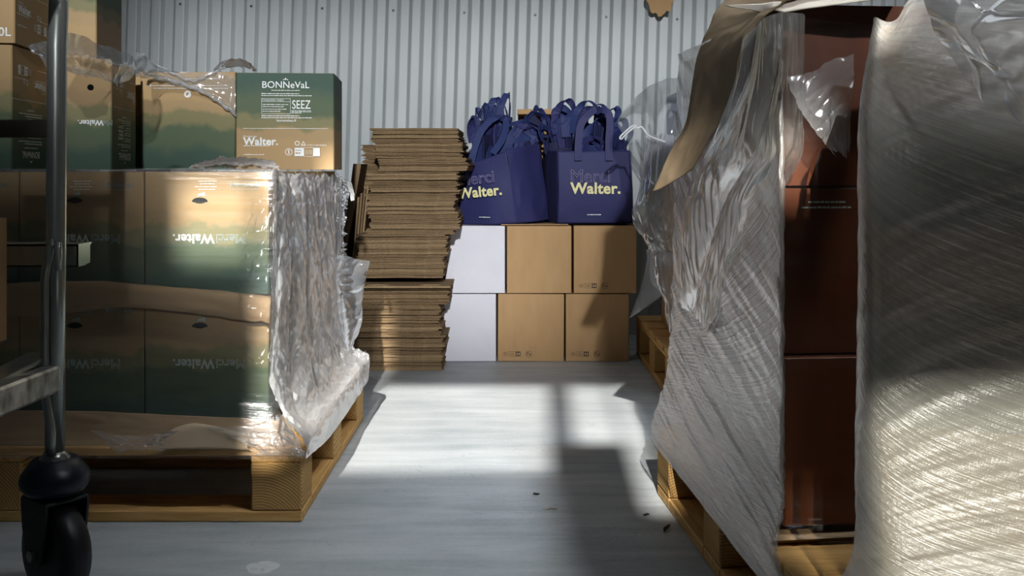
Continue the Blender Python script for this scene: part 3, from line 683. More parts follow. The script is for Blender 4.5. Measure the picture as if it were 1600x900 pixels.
film('hanging_film_shred', 'shredded film hanging in points over the front of the pallet', 'plastic film',
     [[P(132, 668, 1.925), P(190, 676, 1.925), P(240, 676, 1.925), P(296, 665, 1.925)], [P(150, 680, 1.918), P(192, 690, 1.915), P(230, 690, 1.916), P(270, 682, 1.918)],
      [P(166, 692, 1.914), P(186, 700, 1.912), P(220, 700, 1.914), P(258, 698, 1.916)], [P(178, 712, 1.912), P(184, 716, 1.912), P(190, 708, 1.914), P(262, 704, 1.916)]],
     110, 40, M['film_tail'], wrinkle=[(.004, 50, 10, -.6, 'r'), (.003, 90, 30, -.5, 'r')], seed=19, torn=(.1, .1, .2, .3))
film('corner_film_crumple', 'crumpled film bunched on the front right corner of the wrapped pallet', 'plastic film',
     [[P(300, 662, 1.94), P(370, 664, 1.93), P(420, 650, 1.94), P(440, 640, 1.975)], [P(330, 680, 1.93), P(390, 682, 1.92), P(430, 676, 1.92), P(462, 680, 1.95)],
      [P(396, 700, 1.925), P(420, 702, 1.915), P(444, 700, 1.915), P(474, 702, 1.93)], [P(390, 712, 1.925), P(420, 714, 1.92), P(450, 714, 1.92), P(476, 716, 1.928)]],
     110, 60, M['film_tail'], wrinkle=[(.005, 30, 20, -.4, 'r'), (.003, 80, 40, .5, 'r')], seed=23, torn=(.2, 0, .1, .1))
film('film_sheet', 'wide film sheet slumped over the top cartons right of the trolley post', 'plastic film',
     [[P(42, 69, 1.96), P(110, 50, 2.1), P(160, 66, 2.2), P(200, 80, 2.26), P(216, 92, 2.3)], [P(60, 84, 1.95), P(110, 80, 2.0), P(160, 88, 2.1), P(200, 98, 2.2), P(216, 105, 2.28)],
      [P(72, 102, 1.95), P(110, 104, 2.0), P(150, 112, 2.1), P(190, 118, 2.18), P(212, 118, 2.26)], [P(80, 108, 1.955), P(120, 110, 2.0), P(150, 120, 2.1), P(186, 130, 2.17), P(206, 127, 2.25)]],
     120, 60, M['film_bag'], wrinkle=[(.006, 10, 12, .3, 'r'), (.004, 26, 20, -.3, 'r')], seed=25)
film('film_strand', 'flat clear film veil stretched across the upper right of the hill-picture carton', 'plastic film',
     [[P(212, 80, 2.38), P(228, 82, 2.44), P(250, 104, 2.50), P(300, 112, 2.53), P(340, 108, 2.54), P(368, 120, 2.545)],
      [P(212, 108, 2.37), P(228, 112, 2.42), P(252, 118, 2.48), P(300, 130, 2.52), P(338, 150, 2.53), P(368, 172, 2.54)],
      [P(214, 120, 2.36), P(228, 124, 2.42), P(252, 128, 2.48), P(298, 140, 2.52), P(336, 156, 2.53), P(368, 181, 2.54)]],
     120, 40, M['film_bag'], wrinkle=[(.003, 8, 60, -.25, 'r'), (.002, 30, 40, 0, 'r')], seed=27, torn=(0, 0, .1, .1))
def strand(pts, r, label):
    q = [spline(pts, k/60)+Vector((0, .0015*math.sin(k*1.3), .0018*math.cos(k*.9))) for k in range(61)]
    mb = MB().tube(q, [r*(.7+.5*abs(math.sin(k*.8))) for k in range(61)], 7)
    tag(part('film_rope', mb, M['film_flap'], None, True), label, 'plastic film')
strand([P(214, 104, 2.44), P(232, 116, 2.52), P(270, 126, 2.545), P(310, 140, 2.55), P(340, 158, 2.55), P(369, 180, 2.55)], .0042, 'twisted rope of film slanting down across the plain hill-picture carton')
strand([P(216, 84, 2.44), P(236, 96, 2.52), P(266, 112, 2.545), P(298, 126, 2.55), P(322, 118, 2.55), P(352, 104, 2.56)], .0022, 'thin film strand sagging along the top of the hill-picture carton')
film('film_scrap', 'crumpled film scrap on top between the hill-picture carton and the text-panel carton', 'plastic film',
     [[P(338, 108, 2.62), P(352, 96, 2.62), P(380, 94, 2.62), P(398, 110, 2.62)], [P(335, 112, 2.66), P(352, 100, 2.68), P(380, 97, 2.68), P(400, 112, 2.66)], [P(340, 113, 2.75), P(352, 108, 2.75), P(380, 106, 2.75), P(396, 112, 2.75)]],
     60, 30, M['film_tail'], wrinkle=[(.006, 40, 30, 0, 'r')], seed=29)

# ------------------------------------------------------------------ trolley
def trolley():
    Yp = 1.60; X = lambda px, Y=Yp: (px-800)/F*Y
    Z = lambda py, Y=Yp: H-(py-265)/F*Y
    t = thing('trolley', 'galvanised steel trolley with tubular post and black caster beside the wrapped pallet', 'trolley', (X(89), Yp, 0))
    def loc(v): v = Vector(v); return v-Vector((X(89), Yp, 0))
    mb = MB().tube([loc((X(86), Yp, Z(714))), loc((X(87.5), Yp, Z(400))), loc((X(89), Yp, Z(70))), loc((X(91), Yp, Z(25))), loc((X(93), Yp-.004, Z(2))), loc((X(95), Yp-.018, Z(-12))), loc((X(96), Yp-.04, Z(-18))), loc((X(96), Yp-.10, Z(-20))), loc((X(96), Yp-.30, Z(-20)))], .0152, 28)
    part('post', mb, M['steel'], t, True)
    mb = MB().lathe([(.024, 0), (.024, .004), (.018, .010), (.0156, .014)], 28)
    part('post_collar', mb, M['steel'], t, True, loc=(X(86)-X(89), 0, Z(718)))
    # bent locking rod in front of the post
    y = Yp-.022
    mb = MB().tube([loc((X(83, y), y, Z(384, y))), loc((X(82, y), y, Z(378, y))), loc((X(79, y), y, Z(384, y))), loc((X(72, y), y, Z(420, y))), loc((X(69.5, y), y, Z(440, y))), loc((X(69.5, y), y, Z(600, y))), loc((X(71, y), y, Z(620, y))), loc((X(79, y), y, Z(665, y))), loc((X(80.5, y), y, Z(680, y))), loc((X(80.5, y), y, Z(712, y)))], .0068, 14)
    part('lock_rod', mb, M['steel'], t, True)
    part('rod_end', MB().tube([loc((X(91, y), y, Z(378, y))), loc((X(92, y), y, Z(422, y)))], .0055, 12), M['steel'], t, True)
    # flat bar and channel shelf behind the post
    part('cross_bar', MB().bevel_box(*[a for p in ((X(-90), X(75)), (Yp-.004, Yp+.004), (Z(215), Z(187))) for a in p], .0015).__class__().bevel_box(X(-90)-X(89), X(76)-X(89), -.005, .003, Z(215), Z(187), .0015), M['steel_dark'], t)
    mb = MB()
    y1 = 1.66
    mb.box(X(-90, y1)-X(89), X(125, y1)-X(89), .05, .054, Z(416, y1), Z(381, y1))
    mb.box(X(-90, y1)-X(89), X(125, y1)-X(89), .05, .105, Z(384, y1), Z(381, y1))
    mb.box(X(-90, y1)-X(89), X(125, y1)-X(89), .05, .085, Z(416, y1), Z(414, y1))
    mb.box(X(123.5, y1)-X(89), X(125, y1)-X(89), .05, .1, Z(414, y1), Z(384, y1))
    part('shelf_channel', mb, M['steel'], t)
    # lower square tube running from the post towards the camera and left
    p0, p1 = loc((X(84), Yp+.004, Z(590))), loc(P(-60, 648, 1.28))
    d = (p1-p0).normalized(); s = d.cross(Vector((0, 0, 1))).normalized()*.014; u = Vector((0, 0, .021))
    mb = MB(); vs = []
    for p in (p0, p1):
        vs += [p-s-u*.8, p-s*.8-u, p+s*.8-u, p+s-u*.8, p+s+u*.8, p+s*.8+u, p-s*.8+u, p-s+u*.8]
    fs = [(k, (k+1) % 8, 8+(k+1) % 8, 8+k) for k in range(8)]+[tuple(range(7, -1, -1)), tuple(range(8, 16))]
    part('base_tube', mb.add(vs, fs), M['steel_worn'], t)
    p0, p1 = loc(P(66, 553, Yp+.02)), loc(P(-70, 622, 1.34)); d = (p1-p0).normalized(); s = d.cross(Vector((0, 0, 1))).normalized()*.02; u = Vector((0, 0, .0035))
    mb = MB(); vs = []
    for p in (p0, p1): vs += [p-s-u, p+s-u, p+s+u, p-s+u]
    part('deck_rail', mb.add(vs, [(0, 1, 5, 4), (1, 2, 6, 5), (2, 3, 7, 6), (3, 0, 4, 7), (3, 2, 1, 0), (4, 5, 6, 7)]), M['steel'], t)
    part('weld_plate', MB().bevel_box(X(62)-X(89), X(100)-X(89), -.019, -.0155, Z(612), Z(570), .001), M['steel_worn'], t)
    part('shelf_plate', MB().bevel_box(-1.07-X(89), -.832-X(89), -.09, .05, .404, .4105, .001), M['steel_dark'], t)
    # caster: rubber cap, fork, wheel, axle
    ca = link('caster', MB().lathe([(.001, .002), (.034, .002), (.051, -.020), (.0535, -.030), (.052, -.040), (.044, -.050), (.001, -.052)], 40).mesh('caster', M['rubber_blue'], True), t, (X(86)-X(89), 0, Z(718)))
    ang = math.radians(52)                              # the wheel is turned a little
    zc = .078
    fk = MB()
    out = [(-.040, .163), (.040, .163), (.040, .150), (.036, .115), (.020, .066), (.008, .058), (-.008, .058), (-.020, .066), (-.034, .115), (-.040, .150)]
    for sx in (-1, 1):
        pts = [(q[0], q[1]) for q in out]
        n = len(pts); x0, x1 = (sx*.034-.0018, sx*.034+.0018)
        fk.add([(x0, p[0], p[1]) for p in pts]+[(x1, p[0], p[1]) for p in pts], [tuple(range(n)), tuple(range(2*n-1, n-1, -1))]+[(i, n+i, n+(i+1) % n, (i+1) % n) for i in range(n)])
    fk.bevel_box(-.0355, .0355, -.040, .040, .160, .166, .002)
    f = part('caster_fork', fk, M['fork'], ca, loc=(0, 0, -Z(718)), rot=(0, 0, ang))
    wh = MB().lathe([(.012, -.026), (.050, -.024), (.066, -.024), (.0755, -.017), (.078, -.006), (.078, .006), (.0755, .017), (.066, .024), (.050, .024), (.012, .026)], 44, axis='x', center=(0, 0, zc))
    part('wheel', wh, M['rubber'], ca, True, loc=(0.004, -.004, -Z(718)), rot=(0, 0, ang))
    part('axle_nut', MB().lathe([(.010, -.042), (.010, -.036)], 6, axis='x', center=(0, 0, zc)), M['steel'], ca, loc=(0, 0, -Z(718)), rot=(0, 0, ang))
    return t
trolley()
carton('plain kraft carton edge on the trolley at the picture border', .22, .10, .20, (-.934, 1.57, .412), 0, 'kraft')

# ------------------------------------------------------------------ pile of flat cardboard
def sheet_meshes():
    out = []
    for k in range(9):
        r = random.Random(k); mb = MB(); L, D_, th = .320, .40, .0066
        n = 16; ph = r.uniform(0, 9)
        for z0, z1 in ((0, th*.46), (th*.52, th*.98)):
            vs = []; fs = []
            off = r.uniform(-.003, .003)
            for i in range(n+1):
                x = -L/2+L*i/n
                jag = r.uniform(-.0016, .0016); sag = .0005*math.sin(x*30+ph)
                a = z0+sag; b = z1+sag
                xe = x+(r.uniform(-.004, .004) if i in (0, n) else 0)
                vs += [(xe, off+jag, a), (xe, off+jag, b), (xe, D_, b), (xe, D_, a)]
            for i in range(n):
                p, q = i*4, i*4+4
                for e in range(4): fs.append((p+e, p+(e+1) % 4, q+(e+1) % 4, q+e))
            fs += [(0, 3, 2, 1), (n*4, n*4+1, n*4+2, n*4+3)]
            mb.add(vs, fs)
        out.append(mb.mesh('cardboard_sheet', M[('sheet', 'sheet_b', 'sheet', 'sheet_c')[k % 4]]))
    return out
SM = sheet_meshes()
BUND = [(580, 545, 548, 690, 'lowest bundle on the floor', 0), (545, 520, 545, 694, 'second bundle up from the floor', 1), (520, 475, 546, 688, 'thick recessed bundle below the oval holes', 0),
        (475, 447, 556, 701, 'bundle right under the oval holes', -1),
        (434, 400, 552, 694, 'bundle right above the oval holes', 0), (400, 366, 558, 698, 'wide bundle level with the white carton top', 0), (366, 357, 571, 713, 'thin bundle poking out above white carton level', 0),
        (357, 331, 577, 718, 'ragged bundle level with the bag bottoms', 0), (331, 303, 573, 712, 'dark bundle below the middle of the pile', 1), (303, 268, 578, 716, 'bundle level with the bag lettering', 0),
        (267, 247, 591, 731, 'tilted bundle jutting right towards the bags', -1), (247, 222, 584, 722, 'bundle second from the top of the pile', -1), (222, 200, 580, 717, 'topmost bundle of the pile', 1)]
rng = random.Random(11)
SY = 3.40
def zpx(py, Y=SY): return H-(py-265)/F*Y
k_ = 0
ORD = 'first second third fourth fifth sixth seventh eighth ninth tenth eleventh twelfth thirteenth fourteenth fifteenth sixteenth'.split()
for y0, y1, xl, xr, what, tone in BUND:
    z0, z1 = max(zpx(y0), 0.0004), zpx(y1)
    n = max(1, round((z1-z0)/.0070)); st = (z1-z0)/n
    for i in range(n):
        me = SM[rng.randrange(9)]
        o = link('cardboard_sheet', me, None, ((xl+xr)/2/F*SY-800/F*SY+rng.uniform(-.0055, .0055), SY+rng.uniform(-.010, .008), z0+i*st), (0, 0, rng.uniform(-.018, .018)))
        if 'tilted' in what: o.rotation_euler.y = -.012*(i/n); o.rotation_euler.z = -.05
        o.scale.x = (xr-xl)/F*SY/.320*rng.uniform(.97, 1.014); o.scale.z = min(1, st/.0068)
        lab = f'cardboard sheet, {ORD[i]} up in the {what}'
        tag(o, lab, 'cardboard', f'cardboard sheets, {what}')
        k_ += 1
# the sheet with two oval hand holes that sticks out towards us
def holed_sheet():
    mb = MB(); L, D_, th = .322, .40, .022
    ov = []
    n = 24
    def oval(cx, cy, rx, ry): return [(cx+rx*math.cos(2*PI*k/n), cy+ry*math.sin(2*PI*k/n)) for k in range(n)]
    bm = bmesh.new()
    def loop(pts):
        vs = [bm.verts.new((x, y, 0)) for x, y in pts]
        return [bm.edges.new((vs[i], vs[(i+1) % len(vs)])) for i in range(len(vs))]
    e = loop([(-L/2, 0), (L/2, 0), (L/2, D_), (-L/2, D_)])+loop(oval(-.086, .030, .040, .016))+loop(oval(.090, .030, .040, .016))
    bmesh.ops.triangle_fill(bm, use_beauty=True, use_dissolve=False, edges=e)
    g = bmesh.ops.extrude_face_region(bm, geom=bm.faces[:])
    bmesh.ops.translate(bm, verts=[v for v in g['geom'] if isinstance(v, bmesh.types.BMVert)], vec=(0, 0, .0066))
    bmesh.ops.recalc_face_normals(bm, faces=bm.faces[:])
    me = bpy.data.meshes.new('cardboard_sheet'); bm.to_mesh(me); bm.free(); me.materials.append(M['sheet_c']); return me
o = link('cardboard_sheet', holed_sheet(), None, ((560+704)/2/F*SY-800/F*SY, SY-.055, zpx(447)), (0, 0, 0)); tag(o, 'cardboard sheet with two oval hand holes jutting forward mid pile', 'cardboard')
# second pile behind it, on a carton, and sheets leaning beside it
carton('kraft carton carrying the small cardboard pile behind the tall pile', .26, .26, .50, (-.475, 3.96-.13, 0), 0, 'kraft')
for i in range(40):
    o = link('cardboard_sheet', SM[rng.randrange(9)], None, ((568+rng.uniform(-3, 4)-800)/F*3.72+.16, 3.71+rng.uniform(-.004, .004), .503+i*.0070), (0, 0, rng.uniform(-.02, .02)))
    o.scale = (1, .66, 1)
    tag(o, 'flat cardboard sheet in the small rear pile behind the tall pile', 'cardboard', 'cardboard sheets in the rear pile')
for i in range(8):
    top = P(563-i*3.2 if i < 4 else 572-i*1.2, 256 if i < 4 else 288+i*2, 3.52+.012*i); ln = .70+.01*(i % 3)
    if i >= 4: top = P(575-(i-4)*5, 290+(i-4)*6, 3.47+.012*i)
    mb = MB().bevel_box(-.0035, .0035, 0, .30, -.78, 0, .001)
    o = part('leaning_cardboard_sheet', mb, M[('sheet', 'sheet_c', 'sheet_b')[i % 3]], None, loc=top, rot=(0, .17-.012*i if i < 4 else .10-.006*(i-4), rng.uniform(-.05, .05)))
    tag(o, 'cardboard sheet leaning steeply in the gap left of the tall pile', 'cardboard', 'leaning cardboard sheets')

# ------------------------------------------------------------------ cartons at the back
BY = 3.565
def back_carton(label, xl, xr, z, mat, badge_on, rz=0, w=None, lean=0, dy=0):
    x1 = (xr-800)/F*BY; x0 = (xl-800)/F*BY; w = w or x1-x0
    t = carton(label, w, .32, .2425, (x1-w/2, BY+.16+dy, z), rz, mat)
    t.rotation_euler.y = lean
    if badge_on: 
        badge_parts(t, 'front', .036, .027, w, .32, .80, M['ink_brown'], M['kraft'])
        on_face(t, flat(M['ink_brown'], polys=ring_rects(0, 0, .0115, .0014)+[[(-.007, .002), (0, .003), (0, .006), (-.006, .006)], [(.002, -.006), (.008, -.002), (.006, .002), (.001, -.001)], [(-.008, -.003), (-.002, -.003), (-.002, -.0005), (-.006, 0)]]), 'front', .112, .027, w, .32, name='printed_sorting_symbol')
    return t
back_carton('plain white carton on the floor beside the cardboard pile', 693, 775, .0006, 'white_board', False, w=.215)
back_carton('plain kraft carton on the floor, middle of the bottom row', 777.5, 881, .0006, 'kraft', True, lean=.006)
back_carton('plain kraft carton on the floor, right end, with a dented corner', 884, 983, .0006, 'kraft', True)
back_carton('plain white carton stacked on another white carton', 705, 789, .2455, 'white_board', False, w=.215)
back_carton('blank kraft carton under the two blue bags, no printed marks', 792, 893, .2455, 'kraft', False)
back_carton('kraft carton stacked at the right under the right bag, printed marks', 896.5, 995, .2455, 'kraft', True)
slab_o = part('cardboard_flap', MB().bevel_box((783-800)/F*BY, (888-800)/F*BY, BY-.012, BY+.1, 0, .003, .001), M['kraft'], None, loc=(0, 0, .4905), rot=(0, 0, 0))
tag(slab_o, 'loose kraft board under the bags on the middle carton', 'cardboard')
carton('open kraft carton behind and between the two blue bags', .20, .16, .37, (.115, 3.965, .0), 0, 'kraft') if 0 else None

# ------------------------------------------------------------------ tote bags
def loop_pts(a, b, hgt, lean=(0, 0, 0), n=14, tw=0):
    a, b = Vector(a), Vector(b); out = []
    for i in range(n+1):
        t = i/n; p = a.lerp(b, .5-.5*math.cos(PI*t) if 0 else t)
        s = math.sin(PI*t)**.55
        out.append(p+Vector((0, 0, hgt*s))+Vector(lean)*s)
    return out
def soft_panel(name, rows, mat, parent, seed, wrinkle=.003, th=.0015, nu=26, nv=22):
    me = sheet(name, rows, nu, nv, M[mat], wrinkle=[(wrinkle, 5, 5, .4, 'n'), (wrinkle*.6, 11, 9, -.5, 'r')], seed=seed, thick=th)
    return link(name, me, parent)
def tote_right():
    Y0, Y1 = 3.60, 3.78
    t = thing('tote_bag', 'navy tote bag with pale lettering, upright on the right kraft carton', 'bag', P(930, 348, 3.69))
    o = t.location; L = lambda v: Vector(v)-o
    zb, zt = .4955, P(0, 236, Y0).z
    fl, fr = (871-800)/F*Y0, (987-800)/F*Y0
    A = lambda x, y, z: L((x, y, z))
    soft_panel('front_panel', [[A(fl, Y0, zb), A((fl+fr)/2, Y0-.008, zb), A(fr+.002, Y0, zb)], [A(fl+.002, Y0-.012, zb+.12), A((fl+fr)/2, Y0-.018, zb+.12), A(fr-.002, Y0-.012, zb+.12)], [A(fl, Y0, zt), A((fl+fr)/2, Y0-.004, zt+.001), A(fr-.008, Y0, zt+.003)]], 'navy', t, 31, .0025)
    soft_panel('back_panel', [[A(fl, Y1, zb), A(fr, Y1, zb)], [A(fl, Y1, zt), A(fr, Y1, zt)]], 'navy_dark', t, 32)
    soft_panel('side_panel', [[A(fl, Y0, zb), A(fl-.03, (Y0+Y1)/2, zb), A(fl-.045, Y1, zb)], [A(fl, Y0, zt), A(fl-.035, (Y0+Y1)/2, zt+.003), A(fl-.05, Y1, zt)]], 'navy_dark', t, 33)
    soft_panel('side_panel', [[A(fr+.002, Y0, zb), A(fr+.02, (Y0+Y1)/2, zb), A(fr+.01, Y1, zb)], [A(fr-.008, Y0, zt), A(fr+.008, (Y0+Y1)/2, zt), A(fr, Y1, zt)]], 'navy', t, 34)
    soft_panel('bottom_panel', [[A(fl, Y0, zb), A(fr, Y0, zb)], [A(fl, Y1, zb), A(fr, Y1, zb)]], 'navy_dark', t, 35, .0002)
    # front handle: two straps rising from the hem
    pts = [A((903-800)/F*Y0, Y0-.020, zt-.035), A((903-800)/F*Y0, Y0-.010, zt+.01), A((906-800)/F*Y0, Y0-.004, zt+.08), A((914-800)/F*Y0, Y0+.0, zt+.118), A((932-800)/F*Y0, Y0+.01, zt+.152), A((950-800)/F*Y0, Y0+.004, zt+.14), A((953-800)/F*Y0, Y0, zt+.10), A((951-800)/F*Y0, Y0-.008, zt+.03), A((951-800)/F*Y0, Y0-.020, zt-.035)]
    pts = [spline(pts, k/36) for k in range(37)]
    part('handle', MB().ribbon(pts, (1, 0, 0), .026), M['navy'], t)
    pts = [A((905-800)/F*Y1, Y1, zt-.03)]+[A((905+48*k/10-800)/F*Y1, Y1, zt+.17*math.sin(PI*k/10)**.6) for k in range(11)]+[A((953-800)/F*Y1, Y1, zt-.03)]
    part('handle', MB().ribbon(pts, (1, 0, 0), .026), M['navy_blue'], t)
    def put(s, px, py, size, mat, off, outl, al='LEFT'):
        q = P(px, py, Y0-.024); ob = link('printed_lettering', text_mesh(s, size, M[mat], off, outl, al), t, L(q)); ob.rotation_euler = (PI/2, 0, 0); return ob
    put('Merci', 890.5, 276, .064, 'ink_violet', 0, .013); put('Walter.', 892, 295, .055, 'ink_yellow', .035, 0)
    q = P(929, 336, Y0-.014); link('printed_small_text', flat(M['ink_white'], rects=greek(-.027, .027, 0, .003, 41)), t, L(q), (PI/2, 0, 0))
    return t
tote_right()
def tote_left():
    t = thing('tote_bag', 'navy tote bag slumped and turned, next to the cardboard pile', 'bag', P(770, 350, 3.66))
    o = t.location; L = lambda v: Vector(v)-o
    Q = lambda px, py, Y: L(P(px, py, Y))
    soft_panel('front_panel', [[Q(716, 350, 3.66), Q(765, 351, 3.60), Q(808, 349, 3.585)], [Q(714, 300, 3.655), Q(762, 298, 3.59), Q(800, 292, 3.575)], [Q(716, 262, 3.66), Q(742, 253, 3.62), Q(791, 236, 3.585)]], 'navy', t, 36, .0035)
    soft_panel('side_panel', [[Q(808, 349, 3.585), Q(838, 346, 3.62), Q(860, 342, 3.70)], [Q(800, 292, 3.575), Q(826, 300, 3.615), Q(853, 296, 3.70)], [Q(791, 233, 3.585), Q(818, 229, 3.63), Q(843, 224, 3.72)]], 'navy', t, 37, .007)
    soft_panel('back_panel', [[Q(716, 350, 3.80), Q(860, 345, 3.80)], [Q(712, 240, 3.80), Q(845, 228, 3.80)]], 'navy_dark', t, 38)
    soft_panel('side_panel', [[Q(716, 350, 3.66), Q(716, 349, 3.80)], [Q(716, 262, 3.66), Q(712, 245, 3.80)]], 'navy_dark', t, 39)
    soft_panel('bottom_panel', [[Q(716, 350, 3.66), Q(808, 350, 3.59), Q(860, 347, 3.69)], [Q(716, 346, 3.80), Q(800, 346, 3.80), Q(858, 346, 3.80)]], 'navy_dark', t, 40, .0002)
    pts = [Q(736, 258, 3.61), Q(740, 238, 3.61), Q(752, 205, 3.63), Q(772, 185, 3.66), Q(790, 188, 3.68), Q(786, 215, 3.64), Q(770, 240, 3.60)]
    part('handle', MB().ribbon([spline(pts, k/30) for k in range(31)], (1, .3, 0), .024), M['navy_blue'], t)
    def put(s, px, py, Y, size, mat, off, outl, tilt, yaw, al='RIGHT'):
        ob = link('printed_lettering', text_mesh(s, size, M[mat], off, outl, al), t, Q(px, py, Y))
        ob.rotation_euler = (Matrix.Rotation(yaw, 4, 'Z') @ Matrix.Rotation(PI/2, 4, 'X') @ Matrix.Rotation(tilt, 4, 'Z')).to_euler(); return ob
    put('Merci', 773, 276, 3.560, .062, 'ink_violet', 0, .013, .10, -.36); put('Walter.', 784, 297, 3.556, .052, 'ink_yellow', .035, 0, .10, -.36)
    ob = link('printed_small_text', flat(M['ink_white'], rects=greek(-.022, .022, 0, .003, 42)), t, Q(757, 340, 3.585)); ob.rotation_euler = (PI/2, 0, -.36)
    return t
tote_left()
# folded totes packed into them, each with its own loop handles
def folded_tote(c, w, h, tilt, yaw, loops, label, seed, group):
    r = random.Random(seed)
    t = thing('folded_tote_bag', label, 'bag', c, (Matrix.Rotation(yaw, 4, 'Z') @ Matrix.Rotation(tilt, 4, 'Y')).to_euler(), group)
    mat = ('navy', 'navy_dark', 'navy_blue')[seed % 3]
    rows = []
    for j in range(4):
        z = -h+h*j/3; rows.append([(-w/2+r.uniform(-.004, .004), r.uniform(-.006, .006), z), (0, r.uniform(-.008, .008), z+r.uniform(-.006, .006)), (w/2+r.uniform(-.004, .004), r.uniform(-.006, .006), z)])
    link('bag_body', sheet('bag_body', rows, 14, 14, M[mat], wrinkle=[(.004, 7, 7, .3, 'n')], seed=seed, thick=.006), t)
    for (x0, x1, hh, lx, ly) in loops+[(a+.012, b-.006, c*.72+r.uniform(0, .012), -d*.6+r.uniform(-.02, .02), e+.022) for a, b, c, d, e in loops]:
        pts = [Vector((x0, 0, -.04))]+loop_pts((x0, 0, 0), (x1, 0, r.uniform(-.01, .02)), hh, (lx, ly, 0), 16)+[Vector((x1, .004, -.04))]
        wd = [Vector((math.cos(.9*math.sin(k*.25+seed)), math.sin(.9*math.sin(k*.25+seed)), .15)) for k in range(len(pts))]
        part('handle', MB().ribbon(pts, wd, .025), M[('navy_blue', 'navy', 'navy_blue')[(seed+int(x0*50)) % 3]], t)
    return t
rg = random.Random(5)
gl, gr = 'folded bags stuffed in the left tote', 'folded bags stuffed in the right tote'
specL = [  # px, py of the top edge, Y, w, h, tilt, yaw, loops
    (742, 205, 3.66, .05, .15, -.20, .5, [(-.02, .02, .05, 0, 0)]), (752, 195, 3.69, .06, .16, -.15, .9, [(-.025, .03, .06, .02, 0)]), (764, 188, 3.70, .09, .2, -.05, .9, [(-.03, .03, .05, .02, 0)]),
    (776, 195, 3.72, .10, .2, .0, .7, [(-.04, .03, .10, .0, 0)]), (788, 182, 3.74, .10, .2, .05, .9, [(-.03, .03, .085, .015, 0)]), (800, 205, 3.72, .09, .18, .35, .5, [(-.04, .04, .05, .05, 0)]),
    (818, 205, 3.70, .08, .17, .62, .4, [(-.03, .05, .04, .04, 0)]), (830, 198, 3.72, .08, .17, .75, .3, [(-.03, .05, .03, .06, 0)]), (842, 188, 3.74, .07, .16, .80, .3, [(-.04, .03, .03, .03, 0)]),
    (806, 224, 3.66, .02, .08, .0, .3, []), (815, 222, 3.67, .025, .08, .05, .2, []), (826, 222, 3.68, .025, .08, .08, .3, [])]
posL = ['leftmost against the cardboard pile', 'second from the cardboard pile', 'below the pointed loop', 'under the highest pointed loop', 'just right of the pointed loop', 'leaning right behind the slumped bag corner', 'leaning across towards the right bag', 'crossing over towards the right bag', 'reaching furthest over to the right bag', 'small roll at the side panel rim, first', 'small roll at the side panel rim, middle', 'small roll at the side panel rim, last']
for k, (px, py, Y, w, h, ti, ya, lo) in enumerate(specL):
    folded_tote(P(px, py, Y), w, h, ti, ya, lo, f'folded navy bag in the slumped tote, {posL[k]}', 50+k, gl)
specR = [(862, 220, 3.70, .06, .16, -.25, .4, [(-.03, .03, .05, -.03, 0)]), (872, 200, 3.73, .08, .18, -.35, .5, [(-.04, .03, .05, .03, 0)]), (884, 190, 3.71, .09, .2, -.2, .3, [(-.05, .04, .07, .01, -.02)]), (898, 196, 3.72, .09, .2, -.1, .6, [(-.05, .05, .065, .02, -.02)]),
    (915, 192, 3.70, .10, .2, .0, .3, [(-.05, .05, .07, .0, -.02)]), (930, 198, 3.73, .10, .2, .05, .4, [(-.05, .05, .075, .01, 0)]), (945, 196, 3.71, .10, .2, .12, .5, [(-.05, .04, .06, .03, -.02)]), (958, 205, 3.72, .08, .19, .2, .4, [(-.04, .04, .055, .03, 0)]),
    (970, 218, 3.71, .06, .16, .25, .6, [(-.03, .03, .05, .03, 0)]), (882, 232, 3.64, .04, .09, .0, .2, []), (924, 226, 3.64, .09, .1, .05, .2, [(-.03, .04, .03, .01, -.01)]), (974, 231, 3.64, .035, .08, .1, .2, [])]
posR = ['leftmost towards the slumped bag', 'second from the left', 'left of the front strap', 'behind the left front strap', 'in the middle of the loops', 'between the two front straps', 'behind the right front strap', 'right of the front straps', 'rightmost beside the plastic bag', 'small roll at the rim left of the straps', 'low fold at the rim between the straps', 'small roll at the rim right of the straps']
for k, (px, py, Y, w, h, ti, ya, lo) in enumerate(specR):
    folded_tote(P(px, py, Y), w, h, ti, ya, lo, f'folded navy bag in the upright tote, {posR[k]}', 70+k, gr)
o = part('kraft_carton_lid', MB().bevel_box(-.10, .10, -.06, .06, -.02, 0, .002).bevel_box(-.098, .098, .05, .058, -.40, 0, .002), M['kraft'], None, loc=P(848, 172, 3.93)+Vector((0, 0, 0)))
tag(o, 'upright kraft board showing between the two navy bags', 'cardboard')

# ------------------------------------------------------------------ far right pallet load behind the big pile
t = carton('blue grey carton behind the clear plastic bag by the metal wall', .22, .3, .30, (.66, 3.38, .65), 0, 'blue_board')
t = carton('kraft carton wrapped in hanging film on the far pallet, upper', .25, .38, .25, (.66, 3.36, .3985), 0, 'kraft')
t = carton('kraft carton wrapped in hanging film on the far pallet, lower', .25, .38, .25, (.66, 3.36, .1475), 0, 'kraft')
film('plastic_bag', 'clear plastic bag ballooning over the far pallet beside the navy bags', 'plastic bag',
     [[P(975, 168, 3.40), P(1010, 134, 3.36), P(1050, 120, 3.36), P(1100, 120, 3.40)], [P(964, 190, 3.34), P(1005, 175, 3.28), P(1050, 160, 3.24), P(1105, 150, 3.3)],
      [P(980, 225, 3.30), P(1010, 215, 3.24), P(1050, 200, 3.18), P(1105, 190, 3.25)], [P(984, 262, 3.30), P(1012, 255, 3.22), P(1050, 250, 3.16), P(1105, 240, 3.22)],
      [P(997, 284, 3.3), P(1015, 288, 3.22), P(1050, 290, 3.16), P(1105, 290, 3.22)]],
     70, 90, M['film_bag'], wrinkle=[(.012, 6, 3, .5, 'r'), (.004, 20, 9, -.4, 'r')], seed=41)
